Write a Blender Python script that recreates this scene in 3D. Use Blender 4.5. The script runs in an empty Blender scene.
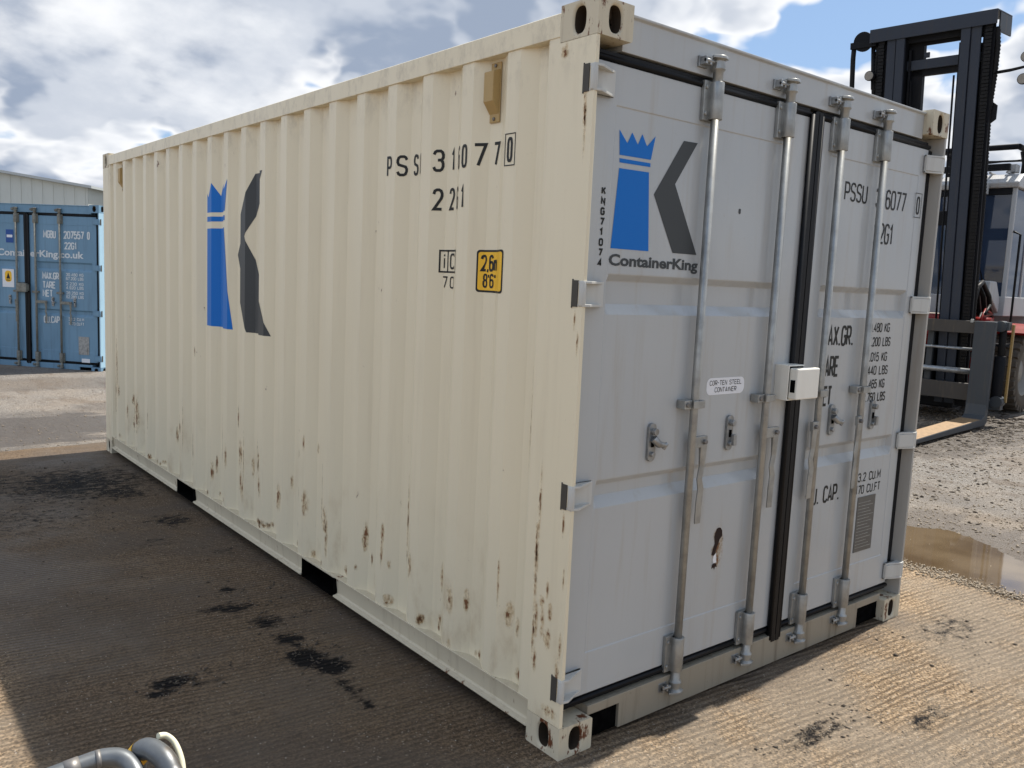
import bpy, bmesh, math, random
import numpy as np
from mathutils import Vector, Matrix
R = math.radians
random.seed(7); rng = np.random.default_rng(7)
sc = bpy.context.scene
col = sc.collection

# ------------------------------------------------------------------ camera
cam_d = bpy.data.cameras.new('camera'); cam = bpy.data.objects.new('camera', cam_d); col.objects.link(cam)
cam_d.sensor_width = 36; cam_d.lens = 853.88 / 1024 * 36; cam_d.clip_end = 3000; cam_d.clip_start = .02
cr_ = Vector((.7768736, -.62806693, .044714)); cu_ = Vector((.0417748, .12226869, .99161748)); cf_ = Vector((.62826927, .76849353, -.12122468))
cam.matrix_world = Matrix(((cr_.x, cu_.x, -cf_.x, -1.96491), (cr_.y, cu_.y, -cf_.y, -2.05365), (cr_.z, cu_.z, -cf_.z, 1.68142), (0, 0, 0, 1)))
sc.camera = cam

# ------------------------------------------------------------------ light
SUN = Vector((1.48, .08, 2.591)).normalized()
EL = math.asin(SUN.z); AZ = math.atan2(SUN.x, SUN.y)
sd = bpy.data.lights.new('sun', 'SUN'); sd.energy = 5.0; sd.angle = R(.55); sd.color = (1, .94, .85)
so = bpy.data.objects.new('sun', sd); col.objects.link(so); so.rotation_euler = SUN.to_track_quat('Z', 'Y').to_euler()
sc.view_settings.view_transform = 'Standard'; sc.view_settings.look = 'None'
sc.view_settings.exposure = .62; sc.view_settings.gamma = 1
try: sc.view_settings.use_curve_mapping = False
except Exception: pass

class NT:
    """small node-graph writer"""
    def __init__(s, tree): s.t = tree; tree.nodes.clear()
    def n(s, typ, **kw):
        nd = s.t.nodes.new(typ)
        for k, v in kw.items():
            if k.startswith('i_'):
                key = k[2:]; key = int(key) if key.isdigit() else key.replace('_', ' ')
                s.put(nd.inputs[key], v)
            else: setattr(nd, k, v)
        return nd
    def put(s, inp, v):
        if hasattr(v, 'is_output') or isinstance(v, bpy.types.NodeSocket): s.t.links.new(v, inp)
        else:
            if isinstance(v, tuple) and len(v) == 3 and inp.type == 'RGBA': v = v + (1,)
            inp.default_value = v
    def m(s, op, a, b=0., c=None, clamp=False):
        nd = s.n('ShaderNodeMath', operation=op, use_clamp=clamp); s.put(nd.inputs[0], a); s.put(nd.inputs[1], b)
        if c is not None: s.put(nd.inputs[2], c)
        return nd.outputs[0]
    def ss(s, v, lo, hi, a=0., b=1.):
        nd = s.n('ShaderNodeMapRange', interpolation_type='SMOOTHSTEP'); s.put(nd.inputs[0], v)
        for i, x in zip((1, 2, 3, 4), (lo, hi, a, b)): s.put(nd.inputs[i], x)
        return nd.outputs[0]
    def mix(s, f, a, b, mode='MIX'):
        nd = s.n('ShaderNodeMix', data_type='RGBA', blend_type=mode); s.put(nd.inputs[0], f); s.put(nd.inputs[6], a); s.put(nd.inputs[7], b)
        return nd.outputs[2]
    def noise(s, vec, scale, detail=4., rough=.5, dist=0.):
        nd = s.n('ShaderNodeTexNoise', i_Scale=scale, i_Detail=detail, i_Roughness=rough, i_Distortion=dist)
        if vec is not None: s.put(nd.inputs['Vector'], vec)
        return nd.outputs['Fac']
    def mapv(s, vec, scale=(1, 1, 1), loc=(0, 0, 0), rot=(0, 0, 0)):
        return s.n('ShaderNodeMapping', i_Vector=vec, i_Scale=scale, i_Location=loc, i_Rotation=rot).outputs[0]
    def bump(s, h, strength=.3, dist=.01, normal=None):
        nd = s.n('ShaderNodeBump', i_Height=h, i_Strength=strength, i_Distance=dist)
        if normal is not None: s.put(nd.inputs['Normal'], normal)
        return nd.outputs[0]

CLOUD = (0.04, 17.43, 0)
w = bpy.data.worlds.new('World'); sc.world = w; w.use_nodes = True
g = NT(w.node_tree)
tc = g.n('ShaderNodeTexCoord').outputs['Generated']
sky = g.n('ShaderNodeTexSky', sky_type='NISHITA', sun_disc=False, sun_elevation=EL, sun_rotation=AZ, air_density=1.0, dust_density=.6, ozone_density=1.2)
sep = g.n('ShaderNodeSeparateXYZ', i_Vector=tc)
zz = g.m('ADD', g.m('MAXIMUM', sep.outputs[2], 0.), .42)
pv = g.n('ShaderNodeCombineXYZ', i_X=g.m('DIVIDE', sep.outputs[0], zz), i_Y=g.m('DIVIDE', sep.outputs[1], zz), i_Z=0.).outputs[0]
pv = g.mapv(pv, loc=CLOUD)
def puffs(v):
    wv = g.n('ShaderNodeTexNoise', i_Vector=v, i_Scale=3.2, i_Detail=4., i_Roughness=.6)
    vv = g.n('ShaderNodeVectorMath', operation='MULTIPLY_ADD', i_0=wv.outputs['Color'], i_1=(.34, .34, 0.), i_2=v).outputs[0]
    vo = g.n('ShaderNodeTexVoronoi', feature='F1', i_Vector=vv, i_Scale=3.4, i_Detail=2., i_Roughness=.55, voronoi_dimensions='2D')
    base = g.noise(v, 1.15, 6., .52)
    return g.m('SUBTRACT', g.m('MULTIPLY', base, 1.15), g.m('MULTIPLY', vo.outputs['Distance'], .20))
n1 = puffs(pv); n1b = puffs(g.mapv(pv, loc=(.07, .04, .0)))
n2 = g.noise(g.mapv(pv, loc=(4.4, 1.3, .0)), 2.2, 7., .55)
cover = g.ss(n1, .335, .375)
rim = g.ss(g.m('SUBTRACT', n1, n1b), -.05, .06)      # the side of a cloud turned to the sun is brighter
white = (8.7, 8.8, 9.0); grey = (3.0, 3.6, 4.7)
cc = g.mix(g.m('MULTIPLY', g.ss(n1, .365, .455), g.ss(n2, .30, .52)), white, grey)
cc = g.mix(g.m('MULTIPLY', rim, .42), cc, (8.8, 9.0, 9.3))
cloud_fill = g.ss(sep.outputs[0], .15, -.6, 1., 1.45)       # unseen clouds opposite the sun brightened to fill the shaded side wall
cc = g.mix(1., cc, g.n('ShaderNodeCombineColor', i_0=cloud_fill, i_1=cloud_fill, i_2=cloud_fill).outputs[0], 'MULTIPLY')
skyc = g.mix(cover, g.mix(.5, sky.outputs[0], (3.3, 5.2, 8.4)), cc)
bg = g.n('ShaderNodeBackground', i_Color=skyc, i_Strength=.075)
g.t.links.new(bg.outputs[0], g.n('ShaderNodeOutputWorld').inputs[0])

# ------------------------------------------------------------------ materials
def mat(name, base=(.5, .5, .5), rough=.5, metal=0., build=None, spec=.5):
    m = bpy.data.materials.new(name); m.use_nodes = True
    g = NT(m.node_tree); out = g.n('ShaderNodeOutputMaterial'); b = g.n('ShaderNodeBsdfPrincipled')
    g.t.links.new(b.outputs[0], out.inputs[0])
    g.put(b.inputs['Base Color'], base); b.inputs['Roughness'].default_value = rough; b.inputs['Metallic'].default_value = metal
    b.inputs['Specular IOR Level'].default_value = spec
    if build: build(g, b, out)
    return m
def OC(g): return g.n('ShaderNodeTexCoord').outputs['Object']

def paint(name, c, rough=.42, streak=.25, grime=(.16, .13, .10), var=.08, rust=0., wave=.15, spec=.5, grimetop=False):
    def f(g, b, out):
        o = OC(g)
        big = g.noise(g.mapv(o, scale=(1.3, 1.3, .7)), 1.6, 5.)
        st = g.noise(g.mapv(o, scale=(9, 9, .55)), 2.2, 6., .6)
        fine = g.noise(o, 42., 4., .6)
        k = g.m('MULTIPLY', g.ss(st, .5, .8), streak)
        base = g.mix(g.m('MULTIPLY', g.ss(big, .35, .7), var), c, tuple(x * .8 for x in c))
        base = g.mix(k, base, grime)
        base = g.mix(g.ss(fine, .62, .78, 0, streak * .5), base, grime)
        if rust > 0:
            rn = g.noise(g.mapv(o, scale=(1, 1, .45)), 17., 7., .68)
            base = g.mix(g.ss(rn, .70 - .14 * rust, .76 - .14 * rust), base, (.13, .045, .018))
        if grimetop:
            sz = g.n('ShaderNodeSeparateXYZ', i_Vector=o).outputs[2]
            gm = g.noise(g.mapv(o, scale=(2.2, 2.2, 1.3)), 6., 7., .7)
            base = g.mix(g.m('MULTIPLY', g.ss(sz, 2.28, 2.5), g.ss(gm, .46, .68, 0, .30)), base, (.20, .165, .12))
            lowm = g.noise(g.mapv(o, scale=(1.5, 1.5, .8), loc=(4, 7, 1)), 3.1, 7., .68)
            base = g.mix(g.m('MULTIPLY', g.ss(sz, .85, .2), g.ss(lowm, .50, .70, 0, .42)), base, (.38, .26, .13))
        g.put(b.inputs['Base Color'], base)
        g.put(b.inputs['Roughness'], g.m('ADD', g.m('MULTIPLY', big, .25), rough - .12))
        wv = g.noise(g.mapv(o, scale=(1, 1, .6)), 3.2, 2.)
        h = g.m('ADD', g.m('MULTIPLY', wv, 1.), g.m('MULTIPLY', fine, .03))
        g.put(b.inputs['Normal'], g.bump(h, wave, .02))
    return mat(name, c, rough, build=f, spec=spec)

def metal(name, c, rough=.45, met=.85, grime=.35, scale=30.):
    def f(g, b, out):
        o = OC(g); n = g.noise(o, scale, 5., .6); s = g.noise(g.mapv(o, scale=(3, 3, .6)), 5., 5., .6)
        base = g.mix(g.ss(n, .35, .7), c, tuple(x * .72 for x in c))
        base = g.mix(g.ss(s, .5, .72, 0, grime), base, (.12, .09, .06))
        g.put(b.inputs['Base Color'], base); g.put(b.inputs['Roughness'], g.m('ADD', g.m('MULTIPLY', n, .3), rough - .12))
        g.put(b.inputs['Normal'], g.bump(n, .12, .004))
    return mat(name, c, rough, met, build=f)

def flat(name, c, rough=.5, met=0., var=.15, spec=.3):
    def f(g, b, out):
        b.inputs['Specular IOR Level'].default_value = spec
        o = OC(g); n = g.noise(o, 24., 4., .6)
        g.put(b.inputs['Base Color'], g.mix(g.ss(n, .35, .7, 0, var), c, tuple(x * .5 + .02 for x in c)))
        g.put(b.inputs['Normal'], g.bump(n, .06, .003))
    return mat(name, c, rough, met, build=f)

def decal_paint(name, c, wear=.5, rough=.45):
    """painted letters with small worn gaps"""
    def f(g, b, out):
        o = OC(g); n = g.noise(o, 90., 3., .7); n2 = g.noise(o, 11., 3., .6)
        b.inputs['Specular IOR Level'].default_value = .22
        tr = g.n('ShaderNodeBsdfTransparent')
        mx = g.n('ShaderNodeMixShader', i_0=g.m('MULTIPLY', g.ss(n, .66, .74), g.ss(n2, .5, .7, 0, wear)))
        g.t.links.new(b.outputs[0], mx.inputs[1]); g.t.links.new(tr.outputs[0], mx.inputs[2]); g.t.links.new(mx.outputs[0], out.inputs[0])
    return mat(name, c, rough, build=f)

def rust_mat(name, c1=(.17, .075, .032), c2=(.56, .38, .18)):
    """rust blotch: uv centre = middle of the patch, broken edge from noise"""
    def f(g, b, out):
        o = OC(g)
        uv = g.n('ShaderNodeTexCoord').outputs['UV']
        d = g.n('ShaderNodeVectorMath', operation='LENGTH', i_0=g.mapv(uv, scale=(2, 2, 0), loc=(-1, -1, 0))).outputs['Value']
        n = g.noise(g.mapv(o, scale=(1, 1, .6)), 95., 5., .75); nb = g.noise(g.mapv(o, scale=(1, 1, .55)), 44., 5., .7)
        v = g.m('SUBTRACT', g.m('ADD', g.m('MULTIPLY', n, .9), g.m('MULTIPLY', nb, 1.5)), g.m('MULTIPLY', d, .42))
        g.put(b.inputs['Base Color'], g.mix(g.ss(v, 1.06, 1.2), c2, c1))
        a = g.m('MULTIPLY', g.m('ADD', g.ss(v, 1.13, 1.20), g.ss(v, .72, 1.15, 0, .42), clamp=True), g.ss(d, 1., .6))
        tr = g.n('ShaderNodeBsdfTransparent'); mx = g.n('ShaderNodeMixShader', i_0=a)
        g.t.links.new(tr.outputs[0], mx.inputs[1]); g.t.links.new(b.outputs[0], mx.inputs[2]); g.t.links.new(mx.outputs[0], out.inputs[0])
    return mat(name, c1, .85, build=f)

M = {}
M['cream'] = paint('cream_paint', (.74, .665, .49), .42, .16, (.42, .34, .22), .12, .12, .12, grimetop=True)
M['cream_worn'] = paint('worn_cream_paint', (.58, .52, .39), .55, .6, (.20, .14, .09), .3, 1.15, .15, spec=.3)
M['door'] = paint('grey_door_paint', (.435, .450, .450), .16, .5, (.36, .32, .26), .22, 0., .45)
M['shaded_cream'] = paint('shaded_cream_paint', (.38, .365, .33), .45, .4, (.25, .2, .15), .15, .12, .15)  # cream greyed down to paint in the shade on the right door post
M['sill'] = paint('sill_paint', (.29, .255, .195), .5, .9, (.12, .09, .06), .2, .2, .2)
M['bracket'] = paint('bracket_paint', (.50, .50, .47), .45, .4, (.25, .2, .15), .1, .15, .2)
M['galv'] = metal('galvanised_steel', (.36, .37, .37), .42, .75, .45)
M['rod'] = metal('galvanised_rod', (.37, .375, .36), .36, .6, .16, 14.)
M['dark_steel'] = metal('dark_steel', (.22, .21, .2), .5, .6, .5)
M['rubber'] = flat('black_rubber', (.006, .0065, .008), .45, spec=.18)
M['hole'] = flat('dark_hollow', (.003, .003, .003), 1., spec=0.)  # near-black paints in the deep shade inside pockets, notches and hollows
M['rustyhole'] = flat('brown_hollow', (.05, .037, .026), .9, spec=.1)
M['rail_paint'] = paint('scuffed_rail_paint', (.56, .50, .375), .55, .45, (.26, .20, .13), .2, .55, .1, spec=.25)
M['vent'] = flat('tan_plastic', (.42, .29, .12), .5)
M['blue_ink'] = decal_paint('blue_vinyl', (.002, .145, .52), .15, .4)
M['grey_ink'] = decal_paint('charcoal_vinyl', (.055, .06, .062), .25, .4)
M['black_ink'] = decal_paint('black_stencil', (.02, .02, .018), .5)
M['white_ink'] = decal_paint('white_stencil', (.62, .66, .68), .6)
M['yellow'] = decal_paint('yellow_vinyl', (.85, .50, .04), .1, .4)
M['white_label'] = flat('white_label', (.75, .76, .78), .4, 0, .06)
M['plate'] = flat('etched_plate', (.13, .13, .125), .35, .4)
M['box_white'] = paint('white_lock_box_paint', (.80, .78, .70), .4, .15, (.35, .22, .12), .1, .3, .15)
M['rust'] = rust_mat('rust_spots')
M['rust_dark'] = rust_mat('rust_scab', (.05, .018, .010), (.14, .05, .025))

# ------------------------------------------------------------------ mesh helpers
class MB:
    def __init__(s): s.v = []; s.f = []; s.mi = []; s.sm = []; s.mats = []; s.uv = {}
    def mid(s, m):
        if m not in s.mats: s.mats.append(m)
        return s.mats.index(m)
    def face(s, idx, m, smooth=False, uv=None):
        if uv: s.uv[len(s.f)] = uv
        s.f.append(idx); s.mi.append(s.mid(m)); s.sm.append(smooth)
    def add(s, vs, fs, m, smooth=False):
        b = len(s.v); s.v += [tuple(p) for p in vs]
        for f in fs: s.face([b + i for i in f], m, smooth)
        return b
    def box(s, x0, x1, y0, y1, z0, z1, m, X=None):
        vs = [Vector(p) for p in ((x0, y0, z0), (x1, y0, z0), (x1, y1, z0), (x0, y1, z0), (x0, y0, z1), (x1, y0, z1), (x1, y1, z1), (x0, y1, z1))]
        if X: vs = [X @ p for p in vs]
        s.add(vs, [(0, 3, 2, 1), (4, 5, 6, 7), (0, 1, 5, 4), (1, 2, 6, 5), (2, 3, 7, 6), (3, 0, 4, 7)], m)
    def tube(s, pts, r, m, n=14, caps=True, rs=None):
        pts = [Vector(p) for p in pts]; N = len(pts)
        ax = (pts[1] - pts[0]).normalized(); up = Vector((0, 0, 1)) if abs(ax.z) < .9 else Vector((1, 0, 0))
        prev = None; base = len(s.v)
        for i, p in enumerate(pts):
            t = (pts[min(i + 1, N - 1)] - pts[max(i - 1, 0)]).normalized()
            if prev is None: a = t.cross(up).normalized()
            else: a = (prev - t * prev.dot(t)).normalized()
            prev = a; c = t.cross(a); rr = rs[i] if rs else r
            for k in range(n):
                th = 2 * math.pi * k / n; s.v.append(tuple(p + (a * math.cos(th) + c * math.sin(th)) * rr))
        for i in range(N - 1):
            for k in range(n):
                k2 = (k + 1) % n; s.face([base + i * n + k, base + i * n + k2, base + (i + 1) * n + k2, base + (i + 1) * n + k], m, True)
        if caps:
            s.face([base + k for k in range(n)][::-1], m); s.face([base + (N - 1) * n + k for k in range(n)], m)
    def cyl(s, p0, p1, r, m, n=18): s.tube([p0, p1], r, m, n)
    def prism(s, poly, axis, a0, a1, m):
        """2-D polygon swept along an axis: axis 'x' -> poly (y,z), 'y' -> (x,z), 'z' -> (x,y)"""
        def P(p, a): return {'x': (a, p[0], p[1]), 'y': (p[0], a, p[1]), 'z': (p[0], p[1], a)}[axis]
        n = len(poly); b = len(s.v)
        s.v += [P(p, a0) for p in poly] + [P(p, a1) for p in poly]
        s.face([b + i for i in range(n)][::-1], m); s.face([b + n + i for i in range(n)], m)
        for i in range(n):
            j = (i + 1) % n; s.face([b + i, b + j, b + n + j, b + n + i], m)
    def build(s, name, parent=None, bevel=0, seg=2, loc=None):
        me = bpy.data.meshes.new(name); me.from_pydata(s.v, [], s.f)
        for m in s.mats: me.materials.append(M[m] if isinstance(m, str) else m)
        me.polygons.foreach_set('material_index', s.mi); me.polygons.foreach_set('use_smooth', s.sm)
        if s.uv:
            ul = me.uv_layers.new(name='UVMap')
            for fi, uv in s.uv.items():
                for k, li in enumerate(me.polygons[fi].loop_indices): ul.data[li].uv = uv[k]
        bm = bmesh.new(); bm.from_mesh(me); bmesh.ops.recalc_face_normals(bm, faces=bm.faces) if s.recalc else None
        bm.to_mesh(me); bm.free(); me.update()
        o = bpy.data.objects.new(name, me); col.objects.link(o)
        if parent: o.parent = parent
        if loc: o.location = loc
        if bevel:
            md = o.modifiers.new('bevel', 'BEVEL'); md.width = bevel; md.segments = seg; md.limit_method = 'ANGLE'; md.angle_limit = R(40); md.harden_normals = False
        return o
    recalc = True

def thing(name, label, cat, loc=(0, 0, 0), rz=0., group=None):
    o = bpy.data.objects.new(name, None); col.objects.link(o); o.location = loc; o.rotation_euler = (0, 0, rz); o.empty_display_size = .3
    o['label'] = label; o['category'] = cat
    if group: o['group'] = group
    return o
def structure(o, kind='structure'): o['kind'] = kind; return o

_tc = {}
def text2d(s, fat=0.0):
    """string -> (verts 0..1 x 0..1, faces)"""
    if (s, fat) in _tc: return _tc[(s, fat)]
    cu = bpy.data.curves.new('t', 'FONT'); cu.body = s; cu.size = 1; cu.offset = fat; cu.resolution_u = 3
    o = bpy.data.objects.new('t', cu); col.objects.link(o); bpy.context.view_layer.update()
    me = bpy.data.meshes.new_from_object(o.evaluated_get(bpy.context.evaluated_depsgraph_get()))
    V = [(v.co.x, v.co.y) for v in me.vertices]; F = [tuple(p.vertices) for p in me.polygons]
    x0 = min(v[0] for v in V); x1 = max(v[0] for v in V); y0 = min(v[1] for v in V); y1 = max(v[1] for v in V)
    V = [((a - x0) / (x1 - x0), (b - y0) / (y1 - y0)) for a, b in V]
    bpy.data.objects.remove(o); bpy.data.curves.remove(cu); bpy.data.meshes.remove(me)
    _tc[(s, fat)] = (V, F); return V, F
def put_text(mb, s, u0, u1, v0, v1, place, m, fat=.0):
    V, F = text2d(s, fat); mb.add([place(u0 + a * (u1 - u0), v0 + b * (v1 - v0)) for a, b in V], F, m)
def poly(mb, pts, place, m): mb.add([place(*p) for p in pts], [tuple(range(len(pts)))], m)
def rrect(x0, x1, z0, z1, r, n=5):
    P = []
    for cx, cz, a0 in ((x1 - r, z1 - r, 0), (x0 + r, z1 - r, 90), (x0 + r, z0 + r, 180), (x1 - r, z0 + r, 270)):
        for k in range(n + 1):
            a = R(a0 + 90 * k / n); P.append((cx + r * math.cos(a), cz + r * math.sin(a)))
    return P

_o = [(.0, .8), (.0, .2), (.12, .05), (.3, 0), (.7, 0), (.88, .05), (1, .2), (1, .8), (.88, .95), (.7, 1), (.3, 1), (.12, .95), (0, .8)]
GL = {'0': [_o], 'O': [_o], '1': [[(.05, .76), (.55, 1), (.55, 0)]], '2': [[(0, .78), (.12, .95), (.35, 1), (.65, 1), (.88, .94), (1, .8), (1, .68), (.9, .55), (.05, 0), (1, 0)]],
 '3': [[(0, .82), (.12, .95), (.3, 1), (.7, 1), (.9, .93), (1, .8), (1, .66), (.85, .54), (.42, .53)], [(.8, .52), (.93, .45), (1, .34), (1, .2), (.88, .06), (.7, 0), (.3, 0), (.12, .05), (0, .18)]],
 '4': [[(.75, 0), (.75, 1), (0, .28), (1, .28)]], '5': [[(.92, 1), (.1, 1), (.05, .55), (.3, .63), (.7, .63), (.92, .55), (1, .4), (1, .2), (.88, .05), (.7, 0), (.3, 0), (.12, .05), (0, .18)]],
 '6': [[(.97, .84), (.85, .95), (.65, 1), (.35, 1), (.1, .93), (0, .8), (0, .2), (.12, .05), (.3, 0), (.7, 0), (.88, .05), (1, .2), (1, .38), (.88, .52), (.7, .57), (.3, .57), (.05, .48)]],
 '7': [[(0, 1), (1, 1), (.35, 0)]], '8': [[(.2, .54), (.05, .66), (.05, .82), (.14, .95), (.35, 1), (.65, 1), (.86, .95), (.95, .82), (.95, .66), (.8, .54), (.2, .54)], [(.17, .53), (0, .40), (0, .18), (.12, .04), (.3, 0), (.7, 0), (.88, .04), (1, .18), (1, .40), (.83, .53)]],
 'P': [[(0, 0), (0, 1), (.7, 1), (.92, .93), (1, .8), (1, .62), (.92, .5), (.7, .44), (.1, .44)]],
 'S': [[(1, .82), (.88, .95), (.7, 1), (.3, 1), (.1, .93), (0, .8), (0, .68), (.12, .56), (.88, .44), (1, .32), (1, .2), (.88, .05), (.7, 0), (.3, 0), (.12, .05), (0, .18)]],
 'U': [[(0, 1), (0, .2), (.12, .05), (.3, 0), (.7, 0), (.88, .05), (1, .2), (1, 1)]], 'M': [[(0, 0), (0, 1), (.5, .3), (1, 1), (1, 0)]], 'A': [[(0, 0), (.5, 1), (1, 0)], [(.2, .27), (.8, .27)]],
 'X': [[(0, 0), (1, 1)], [(0, 1), (1, 0)]], 'G': [[(1, .82), (.88, .95), (.7, 1), (.3, 1), (.12, .95), (0, .8), (0, .2), (.12, .05), (.3, 0), (.7, 0), (.88, .05), (1, .2), (1, .48), (.55, .48)]],
 'T': [[(0, 1), (1, 1)], [(.5, .94), (.5, 0)]], 'E': [[(1, 1), (0, 1), (0, 0), (1, 0)], [(.08, .52), (.85, .52)]], 'N': [[(0, 0), (0, 1), (1, 0), (1, 1)]],
 'C': [[(1, .82), (.88, .95), (.7, 1), (.3, 1), (.12, .95), (0, .8), (0, .2), (.12, .05), (.3, 0), (.7, 0), (.88, .05), (1, .18)]], 'K': [[(0, 0), (0, 1)], [(1, 1), (.08, .42)], [(.38, .6), (1, 0)]],
 'B': [[(0, 0), (0, 1), (.7, 1), (.9, .93), (.95, .8), (.95, .68), (.8, .55), (.1, .55)], [(.78, .53), (.93, .46), (1, .34), (1, .16), (.88, .04), (.7, 0), (.08, 0)]],
 'L': [[(0, 1), (0, 0), (1, 0)]], 'F': [[(1, 1), (0, 1), (0, 0)], [(.08, .52), (.8, .52)]], 'D': [[(0, 0), (0, 1), (.65, 1), (.88, .93), (1, .8), (1, .2), (.88, .07), (.65, 0), (.08, 0)]],
 'I': [[(.5, 0), (.5, 1)]], 'i': [[(.5, 0), (.5, .72)], [(.5, .86), (.5, 1)]], '.': [[(.5, -.04), (.5, .09)]], ',': [[(.6, .08), (.35, -.14)]], "'": [[(.5, 1), (.5, .76)]], '"': [[(.2, 1), (.2, .76)], [(.8, 1), (.8, .76)]],
 'm': [[(0, 0), (0, .72)], [(.03, .5), (.2, .66), (.38, .66), (.5, .52), (.5, 0)], [(.53, .5), (.7, .66), (.88, .66), (1, .52), (1, 0)]], '-': [[(0, .5), (1, .5)]]}
GL['R'] = GL['P'] + [[(.5, .44), (1, 0)]]; GL['9'] = [[(1 - x, 1 - y) for x, y in GL['6'][0]]]
GW = {'.': .3, ',': .35, "'": .3, '"': .5, 'I': .3, 'i': .35, ' ': .7, '1': .75, 'M': 1.25, 'm': 1.3, '-': .7}
def strokes(s, u0, u1, v0, v1, t=.14, gap=.42):
    """stencil lettering from centre lines with mitred corners -> list of strips (each a list of quads)"""
    H = v1 - v0; th = abs(H) * t / 2; n = sum(GW.get(c, 1.) for c in s) + gap * (len(s) - 1); sg = 1 if u1 > u0 else -1
    unit = (abs(u1 - u0) - 2 * th) / n if n else 0; x = 0.; res = []
    for c in s:
        w_ = GW.get(c, 1.)
        for line in GL.get(c, []):
            P = [Vector((th + (x + a * w_) * unit, v0 + th + b * (H - 2 * th))) for a, b in line]; closed = (P[0] - P[-1]).length < 1e-6
            if closed: P = P[:-1]
            N = len(P); A = []; B = []
            for i in range(N):
                d0 = (P[i] - P[i - 1]).normalized() if (i or closed) else None; d1 = (P[(i + 1) % N] - P[i]).normalized() if (i < N - 1 or closed) else None
                e = 0
                if d0 is None: d0 = d1
                if d1 is None: d1 = d0
                m_ = (d0 + d1); m_ = m_.normalized() if m_.length > 1e-6 else d0; nn = Vector((-m_.y, m_.x)); k = min(1 / max(nn.dot(Vector((-d0.y, d0.x))), .3), 2.2)
                A.append(P[i] + nn * th * k); B.append(P[i] - nn * th * k)
            quads = [(A[i], B[i], B[(i + 1) % N], A[(i + 1) % N]) for i in range(N if closed else N - 1)]
            res.append([[(u0 + sg * p.x, p.y) for p in q_] for q_ in quads])
        x += w_ + gap
    return res
def put_stencil(mb, s, u0, u1, v0, v1, y, m, t=.14):
    for k, strip in enumerate(strokes(s, u0, u1, v0, v1, t)):
        yy = y - .00012 * (k % 4)
        for q_ in strip: mb.add([(a, yy, b) for a, b in q_], [(0, 1, 2, 3)], m)

M['scab'] = flat('rust_scab_solid', (.022, .009, .006), .8, 0, .4)
# ------------------------------------------------------------------ shipping container
M['mast_dark'] = flat('dark_slot', (.07, .065, .055), .6, .2)
CW, CL, CH = 2.438, 6.058, 2.591
def side_profile():
    P = [(.178, .003), (.236, .003), (.270, .040), (.320, .040)]
    y = .462
    while y < 5.8:
        P += [(y - .072, .006), (y, .006), (y + .068, .044), (y + .140, .044)]
        y += .278
    P = [p for p in P if p[0] < 5.83] + [(5.85, .006), (5.88, .003)]
    return P
PROF = side_profile(); PY = [p[0] for p in PROF]; PD = [p[1] for p in PROF]
def depth(y): return float(np.interp(y, PY, PD))

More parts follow.
